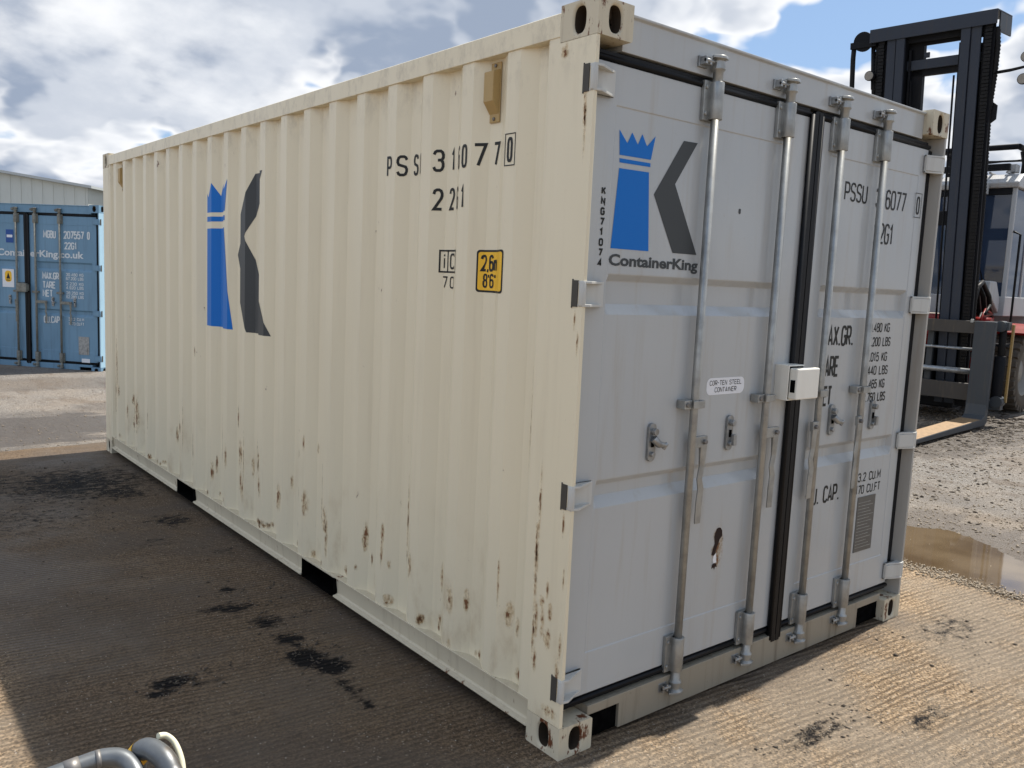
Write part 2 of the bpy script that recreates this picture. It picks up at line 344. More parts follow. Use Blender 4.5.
def casting(name, x0, y0, z0, parent, sx, sy, m):
    """ISO corner block with its three oval apertures; sx, sy = outward signs"""
    dx, dy, dz = .162, .178, .118
    mb = MB(); X1, Y1, Z1 = x0 + dx, y0 + dy, z0 + dz
    def rect_face(a, b, c, d, hole, m):
        # a,b,c,d corner loop; hole=(halfu, halfv) elongated along v (a->d) or None
        a, b, c, d = map(Vector, (a, b, c, d))
        if not hole: mb.add([a, b, c, d], [(0, 1, 2, 3)], m); return
        u = (b - a); v = (d - a); U = u.length; V = v.length; u.normalize(); v.normalize(); cen = (a + c) / 2; nrm = u.cross(v)
        N = 32; out = []; inn = []; hu, hv = hole
        for k in range(N):
            t = 2 * math.pi * (k + .5) / N if False else 2 * math.pi * k / N
            cx, sy_ = math.cos(t), math.sin(t)
            e = 2.6
            rr = (abs(cx / hu) ** e + abs(sy_ / hv) ** e) ** (-1 / e); inn.append(cen + u * cx * rr + v * sy_ * rr)
            s = min((U / 2) / max(abs(cx), 1e-9), (V / 2) / max(abs(sy_), 1e-9)); out.append([cx * s, sy_ * s])
        for qx in (-1, 1):
            for qy in (-1, 1):
                tgt = (qx * U / 2, qy * V / 2); j = min(range(N), key=lambda i: (out[i][0] - tgt[0]) ** 2 + (out[i][1] - tgt[1]) ** 2); out[j] = list(tgt)
        out = [cen + u * p[0] + v * p[1] for p in out]
        b0 = len(mb.v); mb.v += [tuple(p) for p in out] + [tuple(p) for p in inn]
        lip = [p - nrm * .008 + (cen - p) * .08 for p in inn]; deep = [p - nrm * .045 for p in lip]
        mb.v += [tuple(p) for p in lip] + [tuple(p) for p in deep]
        for k in range(N):
            j = (k + 1) % N
            mb.face([b0 + k, b0 + j, b0 + N + j, b0 + N + k], m)
            mb.face([b0 + N + k, b0 + N + j, b0 + 2 * N + j, b0 + 2 * N + k], m, True)
            mb.face([b0 + 2 * N + k, b0 + 2 * N + j, b0 + 3 * N + j, b0 + 3 * N + k], 'rustyhole', True)
        mb.face([b0 + 3 * N + k for k in range(N)], 'hole')
    top = z0 > 1
    H = (.031, .047)
    # y faces (end)
    rect_face((x0, y0, z0), (X1, y0, z0), (X1, y0, Z1), (x0, y0, Z1), H if sy < 0 else None, m)
    rect_face((X1, Y1, z0), (x0, Y1, z0), (x0, Y1, Z1), (X1, Y1, Z1), H if sy > 0 else None, m)
    rect_face((x0, Y1, z0), (x0, y0, z0), (x0, y0, Z1), (x0, Y1, Z1), H if sx < 0 else None, m)
    rect_face((X1, y0, z0), (X1, Y1, z0), (X1, Y1, Z1), (X1, y0, Z1), H if sx > 0 else None, m)
    rect_face((x0, y0, Z1), (X1, y0, Z1), (X1, Y1, Z1), (x0, Y1, Z1), (.031, .06) if top else None, m)
    rect_face((x0, Y1, z0), (X1, Y1, z0), (X1, y0, z0), (x0, y0, z0), None, m)
    mb.recalc = False
    # weld doubles so the bevel runs along the block's edges
    o = mb.build(name, parent)
    bm = bmesh.new(); bm.from_mesh(o.data); bmesh.ops.remove_doubles(bm, verts=bm.verts, dist=.0002); bm.to_mesh(o.data); bm.free()
    md = o.modifiers.new('bevel', 'BEVEL'); md.width = .007; md.segments = 3; md.limit_method = 'ANGLE'; md.angle_limit = R(60)
    return o

def corr_add(mb, V, F, m, off=.0012, uvbox=None):
    """flat shape given in (y, z) laid on the corrugated left side wall, creased where the wall creases"""
    bm = bmesh.new(); vs = [bm.verts.new((0, a, b)) for a, b in V]
    for f in F:
        try: bm.faces.new([vs[i] for i in f])
        except ValueError: pass
    lo = min(a for a, b in V); hi = max(a for a, b in V)
    for y in PY:
        if lo < y < hi: bmesh.ops.bisect_plane(bm, geom=bm.verts[:] + bm.edges[:] + bm.faces[:], plane_co=(0, y, 0), plane_no=(0, 1, 0))
    bm.verts.ensure_lookup_table(); bm.verts.index_update()
    b = len(mb.v)
    mb.v += [(depth(v.co.y) - off, v.co.y, v.co.z) for v in bm.verts]
    for f in bm.faces:
        uv = None
        if uvbox: uv = [((l.vert.co.y - uvbox[0]) / (uvbox[1] - uvbox[0]), (l.vert.co.z - uvbox[2]) / (uvbox[3] - uvbox[2])) for l in f.loops]
        mb.face([b + v.index for v in f.verts], m, False, uv)
    bm.free()
def corr_text(mb, s, ya, yb, z0, z1, m='black_ink', fat=.13):
    """ya > yb: the writing runs towards the doors"""
    for k, strip in enumerate(strokes(s, ya, yb, z0, z1, fat)):
        for q_ in strip: corr_add(mb, q_, [(0, 1, 2, 3)], m, .0014 + .0001 * (k % 3) + (.0012 if s[:2] in ('2,', "8'") else 0))

def make_container(name, label, cat, P):
    """P: palette and layout. Local frame: doors at y=0 facing -y, x to the right, length along +y"""
    c = thing(name, label, cat, P['loc'], P['rz'])
    body, frame, door, sill, brk = P['body'], P['frame'], P['door'], P['sill'], P['bracket']
    sx = P['seam']
    for ix, x0 in ((-1, 0), (1, CW - .162)):
        for iy, y0 in ((-1, 0), (1, CL - .178)):
            # corner post (doors' end has the stepped J section)
            mb = MB()
            if iy < 0: pl = [(0, .002), (.016, .002), (.026, .10), (.10, .11), (.10, .178), (0.001, .178)]
            else: pl = [(0, CL - .002), (.12, CL - .002), (.12, CL - .06), (.05, CL - .178), (0.001, CL - .178)]
            if ix > 0: pl = [(CW - a, b) for a, b in pl]
            mb.prism(pl, 'z', .1185, CH - .1185, body if ix < 0 or iy > 0 else frame)
            post = mb.build('corner_post', c, .002)
            for z0 in (0, CH - .118): casting('corner_casting', x0, y0, z0, post, ix, iy, P['cast'])
            if iy < 0 and ix < 0 and P.get('rust'):
                r = MB()
                def rp(y, z, wy, hz, m='rust'):
                    b = len(r.v); r.v += [(-.0015, y - wy / 2, z - hz / 2), (-.0015, y + wy / 2, z - hz / 2), (-.0015, y + wy / 2, z + hz / 2), (-.0015, y - wy / 2, z + hz / 2)]
                    r.face([b, b + 1, b + 2, b + 3], m, False, [(0, 0), (1, 0), (1, 1), (0, 1)])
                for a in ((.165, .66, .022, .62), (.160, .90, .014, .36), (.155, .46, .03, .20), (.12, .48, .03, .16), (.09, .42, .05, .10), (.150, .33, .03, .14), (.02, .66, .012, .10), (.016, 1.48, .012, .10), (.035, 2.20, .014, .30), (.15, 2.445, .06, .06), (.08, .52, .03, .10), (.10, .60, .02, .10), (.166, .40, .02, .2), (.03, .30, .03, .2), (.06, .16, .10, .06), (.035, 1.55, .012, .10), (.035, .86, .014, .14), (.04, 2.24, .02, .16), (.17, .75, .02, .3), (.13, .55, .05, .05), (.02, .42, .02, .12)): rp(*a)
                ro = r.build('rust_stain', post); ro['kind'] = 'stuff'
    # side walls
    for s in (-1, 1):
        mb = MB(); z0, z1 = .150, 2.495; n = len(PROF); b = len(mb.v)
        fx = (lambda d: d) if s < 0 else (lambda d: CW - d)
        NZ = 4; zs = [z0 + (z1 - z0) * k / NZ for k in range(NZ + 1)]
        for y, d in PROF:
            for z in zs: mb.v.append((fx(d), y, z))
        for i in range(n - 1):
            for k in range(NZ):
                a = b + i * (NZ + 1) + k; q = [a, a + NZ + 1, a + NZ + 2, a + 1]; mb.face(q if s > 0 else q[::-1], body)
        mb.recalc = False
        wall = mb.build('side_wall', c, .006, 2)
        if s < 0 and P.get('rust'):
            r = MB(); rr = random.Random(3)
            def spot(y, z, wy, hz, m='rust'):
                if wy > .03: wy *= .62; hz *= 1.3
                corr_add(r, [(y - wy / 2, z - hz / 2), (y + wy / 2, z - hz / 2), (y + wy / 2, z + hz / 2), (y - wy / 2, z + hz / 2)], [(0, 1, 2, 3)], m, .0016, (y - wy / 2, y + wy / 2, z - hz / 2, z + hz / 2))
            for a in ((5.75, .54, .13, .34), (5.70, .80, .08, .50), (5.52, .56, .09, .24), (5.13, .47, .15, .30), (4.98, .34, .07, .16), (5.0, .5, .05, .3), (4.07, .525, .07, .09), (4.17, .43, .06, .1), (3.81, .42, .10, .26), (3.584, .72, .014, .66), (3.55, .36, .06, .1),
                      (3.012, .58, .018, .40), (2.945, .55, .12, .18), (3.19, .49, .08, .15), (2.94, .37, .07, .16), (2.716, .55, .016, .36), (2.66, .41, .07, .13), (2.67, .56, .05, .12), (2.457, .62, .016, .50), (2.385, .41, .13, .16), (2.06, .45, .12, .14),
                      (1.82, .42, .11, .13), (1.80, .34, .06, .22), (1.98, .76, .05, .06), (2.13, .71, .04, .05), (2.2, .82, .03, .04), (1.45, .42, .07, .16), (1.36, .55, .014, .32), (1.246, .50, .07, .10), (1.25, .40, .03, .16), (1.01, .42, .07, .10), (.81, .42, .05, .12),
                      (.70, .37, .10, .12), (.62, .38, .05, .1), (.34, .42, .08, .10), (.30, .38, .05, .08), (.24, 1.2, .010, .5), (.25, 1.9, .01, .3), (5.77, 2.34, .05, .28)): spot(*a)
            for i in range(26):
                y = rr.uniform(1.9, 5.8); z = .25 + abs(rr.gauss(0, .26)); spot(y, z, rr.uniform(.03, .07), rr.uniform(.05, .16))
            for i in range(7):
                y = rr.uniform(.35, 1.9); z = .22 + abs(rr.gauss(0, .14)); spot(y, z, rr.uniform(.02, .05), rr.uniform(.04, .09))
            for k in (0, 2, 3, 5, 6, 8, 9, 10, 12, 13, 16, 17):      # run-off streaks down the creases
                yk = .462 + .278 * k + rr.choice((-.206, -.072, .0)); h = rr.uniform(.18, .55); spot(yk + rr.uniform(-.004, .004), .30 + h / 2 + rr.uniform(0, .15), .013, h)
            for k in range(40):      # scuffs where the wall meets the bottom rail
                spot(rr.uniform(.25, 5.8), .175 + rr.uniform(0, .03), rr.uniform(.03, .12), rr.uniform(.03, .05))
            ro = r.build('rust_stain', wall); ro['kind'] = 'stuff'
    # rails and roof
    for s in (-1, 1):
        X = (lambda a: a) if s < 0 else (lambda a: CW - a)
        mb = MB(); mb.prism([(X(-.000), 2.492), (X(.0), 2.568), (X(.012), 2.574), (X(.07), 2.574), (X(.07), 2.492)], 'y', .1785, CL - .1785, body); mb.build('top_side_rail', c, .002)
        mb = MB(); a0 = .1785
        pk = ((1.70, 2.075), (3.775, 4.13))
        for p0, p1 in pk:
            mb.prism([(X(.022), .070), (X(.014), .150), (X(.001), .152), (X(.001), .158), (X(.055), .158), (X(.055), .052), (X(-.003), .052), (X(-.003), .060), (X(.016), .064)], 'y', a0, p0, P['rail'])
            mb.prism([(X(.002), .148), (X(.002), .158), (X(.055), .158), (X(.055), .148)], 'y', p0 + .0005, p1 - .0005, P['rail'])
            a0 = p1
        mb.prism([(X(.022), .070), (X(.014), .150), (X(.001), .152), (X(.001), .158), (X(.055), .158), (X(.055), .052), (X(-.003), .052), (X(-.003), .060), (X(.016), .064)], 'y', a0, CL - .1785, P['rail'])
        rail = mb.build('bottom_side_rail', c, .0015)
        for p0, p1 in pk:
            q = MB(); xa, xb = sorted((X(.004), X(.9)))
            q.box(xa, xb, p0 + .001, p0 + .008, .046, .1475, 'hole'); q.box(xa, xb, p1 - .008, p1 - .001, .046, .1475, 'hole')
            q.box(xa, xb, p0 + .008, p1 - .008, .046, .050, 'hole'); q.box(xa, xb, p0 + .008, p1 - .008, .143, .1475, 'hole'); xm = X(.25); q.box(min(xm, xm + .01), max(xm, xm + .01), p0 + .008, p1 - .008, .050, .143, 'hole')
            q.build('fork_pocket', rail)
    mb = MB(); y = .178; n = 26; pr = []
    for k in range(n):
        y0 = .19 + k * (CL - .38) / n; wv = (CL - .38) / n
        pr += [(y0, 2.566), (y0 + wv * .3, 2.566), (y0 + wv * .4, 2.556), (y0 + wv * .85, 2.556)]
    pr += [(CL - .19, 2.566), (CL - .19, 2.548), (.19, 2.548)]
    mb.prism(pr, 'x', .0705, CW - .0705, body); mb.build('roof', c)
    mb = MB(); mb.box(.06, CW - .06, .15, CL - .1, .1485, .1495, 'hole'); mb.build('floor', c)
    # blank end
    mb = MB(); n = 9; pts = []
    for k in range(n):
        x0 = .122 + k * (CW - .244) / n; wv = (CW - .244) / n
        pts += [(x0, CL - .01), (x0 + wv * .3, CL - .01), (x0 + wv * .5, CL - .05), (x0 + wv * .8, CL - .05)]
    pts += [(CW - .122, CL - .01), (CW - .122, CL - .055), (.122, CL - .055)]
    mb.prism(pts, 'z', .15, 2.48, body); mb.build('end_wall', c)
    mb = MB(); mb.box(.163, CW - .163, CL - .06, CL - .008, 2.481, 2.57, body); mb.box(.163, CW - .163, CL - .06, CL - .008, .03, .149, body); mb.build('end_beam', c)
    # header over the doors
    mb = MB(); mb.prism([(.046, 2.455), (.046, 2.566), (.036, 2.572), (.036, 2.580), (.17, 2.580), (.17, 2.455)], 'x', .1625, CW - .1625, frame if P.get('hd') is None else P['hd'])
    mb.build('door_header', c, .002)
    mb = MB()
    mb.prism([(.33, .012), (2.055, .012), (2.055, .110), (2.2755, .110), (2.2755, .146), (.1625, .146), (.1625, .110), (.33, .110)], 'y', .028, .14, sill)
    mb.box(.163, .3295, .040, .048, .012, .1095, 'hole'); mb.box(2.0555, 2.275, .040, .048, .012, .1095, 'hole')
    mb.build('door_sill', c, .002)
    # doors
    FY = .047
    DZ0, DZ1 = .186, 2.412
    for side in (-1, 1):
        xa, xb = (.030, sx - .030) if side < 0 else (sx + .030, CW - .082)
        pa, pb = (.150, sx - .155) if side < 0 else (sx + .15, CW - .155)
        xs = [xa, pa, pa + .004, pa + .018, pb - .018, pb - .004, pb, xb]
        zs = [DZ0, .345, .349, .885, .922, .962, .985, 1.578, 1.612, 1.692, 1.716, 2.276, 2.280, DZ1]
        def dp(i, k):
            d = 0.
            if 2 <= i <= 5 and 2 <= k <= 11: d = .003
            if 3 <= i <= 4 and (k in (4, 5) or k in (8, 9)): d = .030
            return FY + d
        mb = MB(); nz = len(zs)
        for i, x in enumerate(xs):
            for k, z in enumerate(zs): mb.v.append((x, dp(i, k), z))
        for i in range(len(xs) - 1):
            for k in range(nz - 1): a = i * nz + k; mb.face([a, a + nz, a + nz + 1, a + 1], door)
        # edge returns
        ring = [i * nz for i in range(len(xs))] + [(len(xs) - 1) * nz + k for k in range(1, nz)] + [i * nz + nz - 1 for i in range(len(xs) - 2, -1, -1)] + [k for k in range(nz - 2, 0, -1)]
        b = len(mb.v); mb.v += [(mb.v[i][0], FY + .045, mb.v[i][2]) for i in ring]
        for q in range(len(ring)): q2 = (q + 1) % len(ring); mb.face([ring[q2], ring[q], b + q, b + q2], door)
        mb.recalc = False
        leaf = mb.build('door', c, .003, 2)
        if P.get('dlab'): leaf['label'] = P['dlab'][0 if side < 0 else 1]
        gk = MB(); ge = .004
        gk.box(xa - ge, xb + ge, FY + .008, FY + .03, DZ1 + .001, DZ1 + .036, 'rubber'); gk.tube([(xa - ge, FY + .002, DZ1 + .012), (xb + ge, FY + .002, DZ1 + .012)], .011, 'rubber', 8)
        gk.box(xa - ge, xb + ge, FY + .004, FY + .03, DZ0 - .034, DZ0 - .001, 'rubber'); gk.tube([(xa - ge, FY - .0, DZ0 - .014), (xb + ge, FY - .0, DZ0 - .014)], .010, 'rubber', 8)
        e = xa if side < 0 else xb
        gw = .004 if side < 0 else .056
        gk.box(min(e + side * .0005, e + side * gw), max(e + side * .0005, e + side * gw), FY + .010, FY + .03, DZ0, DZ1, 'rubber')
        e = xb if side < 0 else xa; s2 = -side
        gk.box(min(e + s2 * .001, e + s2 * .027), max(e + s2 * .001, e + s2 * .027), FY - .022, FY + .012, DZ0 - .07, DZ1 + .02, 'rubber')
        gk.tube([(e - s2 * .004, FY - .012, DZ0 - .06), (e - s2 * .004, FY - .012, DZ1 + .01)], .012, 'rubber', 8)
        gk.build('gasket', leaf)
        for hz in (2.34, 1.645, .95, .255):
            h = MB(); X = (lambda a: a) if side < 0 else (lambda a: CW - a)
            x0, x1 = sorted((X(.03), X(.125))); h.box(x0, x1, FY - .016, FY - .004, hz - .043, hz + .043, brk)
            if side > 0: h.prism([(X(-.004), .004), (X(.030), -.004), (X(.120), .026), (X(.125), .032), (X(.02), .030)], 'z', hz - .033, hz + .033, brk)
            for dz in (-.043, .034):
                pl = [(X(-.002), .000), (X(.030), -.006), (X(.125), .034), (X(.125), .043), (X(.0), .040)]
                h.prism(pl, 'z', hz + dz, hz + dz + .009, brk)
            h.tube([(X(.006), .010, hz - .040), (X(.006), .010, hz + .040)], .0125, brk, 10)
            h.cyl((X(.006), .010, hz - .056), (X(.006), .010, hz + .054), .006, 'dark_steel', 8)
            h.build('hinge', leaf, .0015)
            # slot plate on the post's outer face
            h = MB(); x0, x1 = sorted((X(-.003), X(.004))); h.box(x0, x1, .025, .050, hz - .044, hz + .044, 'mast_dark'); h.box(x0, x1, .050, .054, hz - .048, hz + .048, 'mast_dark')
            h.build('hinge_slot', leaf)
    mb = MB(); mb.box(.10, CW - .10, FY + .05, FY + .06, .15, 2.45, 'hole'); mb.build('door_backing', c)
    # locking rods
    RY = .016
    for i, rx in enumerate(P['rods']):
        mb = MB(); mb.tube([(rx, RY, .07), (rx, RY, 2.515)], .0158, P['rodm'], 16)
        rod = mb.build('locking_rod', c)
        for z0, z1 in ((2.298, 2.432), (.165, .305)):
            b = MB()
            b.tube([(rx, RY, z0), (rx, RY, z1)], .0265, P['rodm'], 16); b.box(rx - .052, rx + .040, .030, .046, z0 - .004, z1 + .004, P['rodm'])
            b.box(rx - .024, rx + .024, RY, .032, z0, z1, P['rodm'])
            for zz in (z0 + .02, z1 - .02):
                for xx in (rx - .042, rx + .033): b.cyl((xx, .024, zz), (xx, .032, zz), .0075, P['rodm'], 8)
            b.build('rod_guide', rod, .002)
        b = MB(); b.box(rx - .068, rx - .026, .006, .046, 1.222, 1.256, P['rodm']); b.box(rx - .030, rx + .024, -.007, -.002, 1.224, 1.254, P['rodm']); b.box(rx + .019, rx + .040, -.004, .046, 1.224, 1.254, P['rodm']); b.cyl((rx - .052, -.0, 1.239), (rx - .052, .01, 1.239), .010, 'dark_steel', 8)
        b.build('rod_clamp', rod, .002)
        for up in (1, -1):
            b = MB(); Z = (lambda d: 2.432 + d) if up > 0 else (lambda d: .165 - d)
            b.tube([(rx, RY, Z(.0)), (rx, RY, Z(.035)), (rx, RY, Z(.045)), (rx, RY, Z(.075)), (rx, RY, Z(.080)), (rx, RY, Z(.092))], .02, P['rodm'], 12, rs=[.019, .019, .027, .020, .033, .030])
            b.prism([(rx - .045, RY - .012), (rx - .01, RY - .03), (rx + .03, RY - .022), (rx + .034, RY + .01), (rx - .02, RY + .022)], 'z', min(Z(.080), Z(.090)), max(Z(.080), Z(.090)), P['rodm'])
            b.build('locking_cam', rod, .0015)
            b = MB(); k0, k1 = sorted((Z(.040), Z(.085)))
            b.box(rx - .085, rx - .038, .026 if up < 0 else .036, .046, k0 + .006, k1, P['keep']); b.box(rx - .080, rx - .070, .008, .040, k0 + .012, k1 - .004, P['keep']); b.box(rx - .056, rx - .046, .008, .040, k0 + .012, k1 - .004, P['keep'])
            b.cyl((rx - .08, .014, (k0 + k1) / 2 + .004), (rx - .03, .014, (k0 + k1) / 2 + .004), .008, P['keep'], 8)
            b.build('cam_keeper', rod, .002)
        hx = rx + P['hoff'][i]
        b = MB(); b.box(min(rx, hx - .018), max(rx, hx + .020), .002, .020, 1.068, 1.112, P['rodm']); b.cyl((hx, -.010, 1.09), (hx, .006, 1.09), .010, 'dark_steel', 8)
        prof = [(hx, 1.08, .019), (hx + .004, .99, .014), (hx - .006, .94, .013), (hx + .006, .90, .015), (hx + .002, .85, .016), (hx, .76, .015)]
        vs = []
        for (x, z, hw) in prof: vs += [(x - hw, .000 + (.008 if z < 1.0 else 0), z), (x + hw, .000 + (.004 if z < 1.0 else 0), z), (x + hw, .012, z), (x - hw, .014, z)]
        fs = []
        for k in range(len(prof) - 1):
            for j in range(4): fs.append((4 * k + j, 4 * k + (j + 1) % 4, 4 * k + 4 + (j + 1) % 4, 4 * k + 4 + j))
        fs += [(0, 1, 2, 3), tuple(range(4 * len(prof) - 4, 4 * len(prof)))]
        b.add(vs, fs, P['rodm']); b.build('rod_handle', rod, .002)
    # handle catches: an oblong plate with a pin at the top and a swinging hasp
    for i, px in enumerate(P['catch']):
        q = MB(); q.prism(rrect(px - .020, px + .020, 1.030, 1.175, .019, 6), 'y', FY - .010, FY + .002, 'galv')
        q.cyl((px, FY - .030, 1.145), (px, FY - .008, 1.145), .013, 'galv', 12); q.cyl((px, FY - .022, 1.058), (px, FY - .008, 1.058), .010, 'galv', 12)
        q.box(px - .007, px + .007, FY - .014, FY - .0095, 1.085, 1.115, 'hole')
        if i in (0, 2): q.tube([(px - .004, FY - .018, 1.12), (px + .014, FY - .030, 1.098), (px + .046, FY - .034, 1.092)], .010, 'galv', 10, rs=[.016, .014, .009]); q.tube([(px + .040, FY - .030, 1.078), (px + .055, FY - .036, 1.100)], .008, 'galv', 8)
        else: q.box(px + .002, px + .022, FY - .030, FY - .010, 1.052, 1.096, 'galv')
        q.build('handle_catch', c, .0015)
    # lock box across the seam
    q = MB(); ox = sx - 1.325
    q.box(1.187 + ox, 1.192 + ox, -.020, FY, 1.226, 1.376, P['lock']); q.box(1.192 + ox, 1.30 + ox, -.020, FY, 1.371, 1.376, P['lock']); q.box(1.192 + ox, 1.30 + ox, -.02, FY, 1.226, 1.231, P['lock']); q.box(1.192 + ox, 1.20 + ox, FY - .01, FY, 1.231, 1.371, P['lock'])
    lb = q.build('lock_box', c, .0015)
    q = MB(); q.box(1.200 + ox, 1.366 + ox, -.056, -.014, 1.232, 1.364, P['lock']); q.box(1.32 + ox, 1.36 + ox, -.014, FY, 1.25, 1.345, P['lock']); q.build('lock_cover', lb, .006, 3)
    q = MB(); q.box(1.1985 + ox, 1.1998 + ox, -.046, -.024, 1.262, 1.315, 'hole'); q.build('padlock_slot', lb)
    # ventilators under the top rail
    if P.get('vent'):
        for y0 in P['vent']:
            q = MB(); q.box(.036, .0415, y0 - .030, y0 + .030, 2.262, 2.480, P['vent_m'])
            q.prism([(.038, 2.455), (.004, 2.442), (.004, 2.335), (.038, 2.290)], 'y', y0 - .027, y0 + .031, P['vent_m'])
            for zz in (2.275, 2.468): q.cyl((.030, y0, zz), (.037, y0, zz), .007, 'dark_steel', 8)
            q.build('ventilator', c, .003)
    return c

CREAM = dict(body='cream', frame='shaded_cream', door='door', sill='sill', bracket='bracket', cast='cream_worn', rail='rail_paint', rodm='rod', keep='galv', lock='box_white', hd='door',
             seam=1.335, rods=(.636, 1.103, 1.510, 1.880), hoff=(.058, .072, -.034, -.020), catch=(.432, .902, 1.672, 2.040), loc=(0, 0, 0), rz=0, rust=True, vent=(.570, 5.575), vent_m='vent',
             dlab=('grey door leaf with the blue crown logo', 'grey door leaf with the weight table'))
main = make_container('shipping_container', 'large cream shipping container with grey doors and a blue crown logo on its side', 'shipping container', CREAM)

# ---- markings on the long side
LOGO_CROWN = [(.175, 2.203), (.217, 2.163), (.238, 2.202), (.269, 2.165), (.289, 2.203), (.316, 2.165), (.357, 2.205), (.340, 2.122), (.182, 2.120)]
LOGO_BAND = [(.183, 2.109), (.339, 2.110), (.340, 2.097), (.184, 2.095)]
LOGO_BASE = [(.184, 2.076), (.334, 2.078), (.357, 1.804), (.164, 1.804)]
LOGO_KING = [(.510, 2.210), (.588, 2.212), (.477, 2.052), (.625, 1.805), (.488, 1.805), (.367, 2.005)]
S = 2.28
SB = [(.184, 2.076), (.334, 2.078), (.378, 1.804), (.164, 1.804)]; SK = [(.510, 2.210), (.588, 2.212), (.477, 2.052), (.625, 1.805), (.488, 1.805), (.392, 2.005)]
def sm(p): return (3.595 - (p[0] - .175) * S, 2.212 + (p[1] - 2.205) * S)
for nm, shapes, mt in (('blue_crown_logo', (LOGO_CROWN, LOGO_BAND, SB), 'blue_ink'), ('grey_letter_logo', (SK,), 'grey_ink')):
    q = MB()
    for sh in shapes: corr_add(q, [sm(p) for p in sh], [tuple(range(len(sh)))], mt)
    q.build(nm, main)
def side_line(name, chars, z0, z1, m='black_ink', after=None):
    q = MB()
    for ch, a, b in chars: corr_text(q, ch, a, b, z0, z1)
    if after: after(q)
    return q.build(name, main)
def frame_strip(q, ya, yb, z0, z1, t, m):
    for A in ((ya, yb, z0, z0 + t), (ya, yb, z1 - t, z1), (ya, ya - t, z0 + t, z1 - t), (yb + t, yb, z0 + t, z1 - t)):
        corr_add(q, [(A[0], A[2]), (A[1], A[2]), (A[1], A[3]), (A[0], A[3])], [(0, 1, 2, 3)], m)
side_line('container_number', (('P', 1.290, 1.250), ('S', 1.218, 1.168), ('S', 1.132, 1.094), ('U', 1.066, 1.022), ('3', .938, .890), ('1', .850, .822), ('6', .788, .742), ('0', .728, .692), ('7', .660, .608), ('7', .574, .534)), 2.103, 2.192)
side_line('check_digit', (('0', .445, .413),), 2.103, 2.192, after=lambda q: frame_strip(q, .459, .398, 2.090, 2.206, .004, 'black_ink'))
side_line('size_code', (('2', .934, .890), ('2', .856, .818), ('G', .796, .750), ('1', .724, .700)), 1.948, 2.037)
def icf(q): frame_strip(q, .900, .765, 1.697, 1.790, .007, 'black_ink'); corr_add(q, [(.855, 1.697), (.848, 1.697), (.848, 1.790), (.855, 1.790)], [(0, 1, 2, 3)], 'black_ink')
side_line('rail_code_box', (('i', .884, .868), ('C', .836, .800)), 1.712, 1.776, after=icf)
side_line('rail_code', (('7', .884, .850), ('0', .832, .800)), 1.634, 1.683)
q = MB()
corr_add(q, rrect(.44, .632, 1.628, 1.790, .012), [tuple(range(24))], 'black_ink', .0010)
corr_add(q, rrect(.447, .625, 1.636, 1.782, .009), [tuple(range(24))], 'yellow', .0018)
corr_text(q, '2,6m', .616, .508, 1.708, 1.772, fat=.15); corr_text(q, "8'6\"", .606, .522, 1.645, 1.700, fat=.15)
for f in range(len(q.v)): pass
hs = q.build('height_sticker', main); hs['label'] = 'yellow height sticker with a black rim'
# lift the sticker's writing clear of the yellow
me = hs.data; bi = [i for i, m_ in enumerate(me.materials) if m_.name.startswith('black_stencil')]

# ---- markings on the doors
DP = lambda y: (lambda x, z: (x, y, z))
F1 = DP(.0488); F0 = DP(.0458)
for nm, shapes, mt in (('blue_crown_logo', (LOGO_CROWN, LOGO_BAND, LOGO_BASE), 'blue_ink'), ('grey_letter_logo', (LOGO_KING,), 'grey_ink')):
    q = MB()
    for sh in shapes: poly(q, sh, F1, mt)
    q.build(nm, main)
q = MB(); put_text(q, 'ContainerKing', .159, .637, 1.733, 1.786, F1, 'grey_ink', .035); q.build('logo_lettering', main)
q = MB()
for k, ch in enumerate('KNG71074'): put_stencil(q, ch, .103, .124, 1.980 - .0344 * k, 2.007 - .0344 * k, .0458, 'black_ink', .25)
q.build('stock_number', main)
q = MB(); poly(q, rrect(.743, .988, 1.262, 1.330, .026), F1, 'white_label'); put_stencil(q, 'COR-TEN STEEL', .762, .968, 1.300, 1.320, .0483, 'black_ink', .13); put_stencil(q, 'CONTAINER', .796, .936, 1.272, 1.292, .0483, 'black_ink', .13); q.build('oval_sticker', main)
def T(s, a, b, c_, d, name='weight_line', t=.14, y=.0488):
    q = MB(); put_stencil(q, s, a, b, c_, d, y, 'black_ink', t); return q.build(name, main)
T('PSSU', 1.622, 1.818, 2.100, 2.184, 'container_number', .11); T('316077', 1.897, 2.183, 2.092, 2.184, 'container_number', .11)
T('22G1', 1.908, 2.092, 1.928, 2.026, 'size_code', .11)
q = MB(); put_stencil(q, '0', 2.284, 2.318, 2.092, 2.180, .0458, 'black_ink', .12)
for A in ((2.267, 2.334, 2.076, 2.079), (2.267, 2.334, 2.193, 2.196), (2.267, 2.270, 2.079, 2.193), (2.331, 2.334, 2.079, 2.193)): poly(q, [(A[0], A[2]), (A[1], A[2]), (A[1], A[3]), (A[0], A[3])], F0, 'black_ink')
q.build('check_digit', main)
T('MAX.GR.', 1.540, 1.814, 1.444, 1.540, 'weight_heading'); T('TARE', 1.548, 1.706, 1.302, 1.400, 'weight_heading'); T('NET', 1.552, 1.668, 1.168, 1.262, 'weight_heading')
for s_, z1 in (('30.480 KG', 1.553), ('67.200 LBS', 1.484), ('2.015 KG', 1.410), ('4.440 LBS', 1.344), ('28.465 KG', 1.277), ('62.760 LBS', 1.212)):
    T(s_, 1.925 if len(s_) > 8 else 1.945, 2.146 if 'KG' in s_ else 2.165, z1 - .046, z1, t=.15)
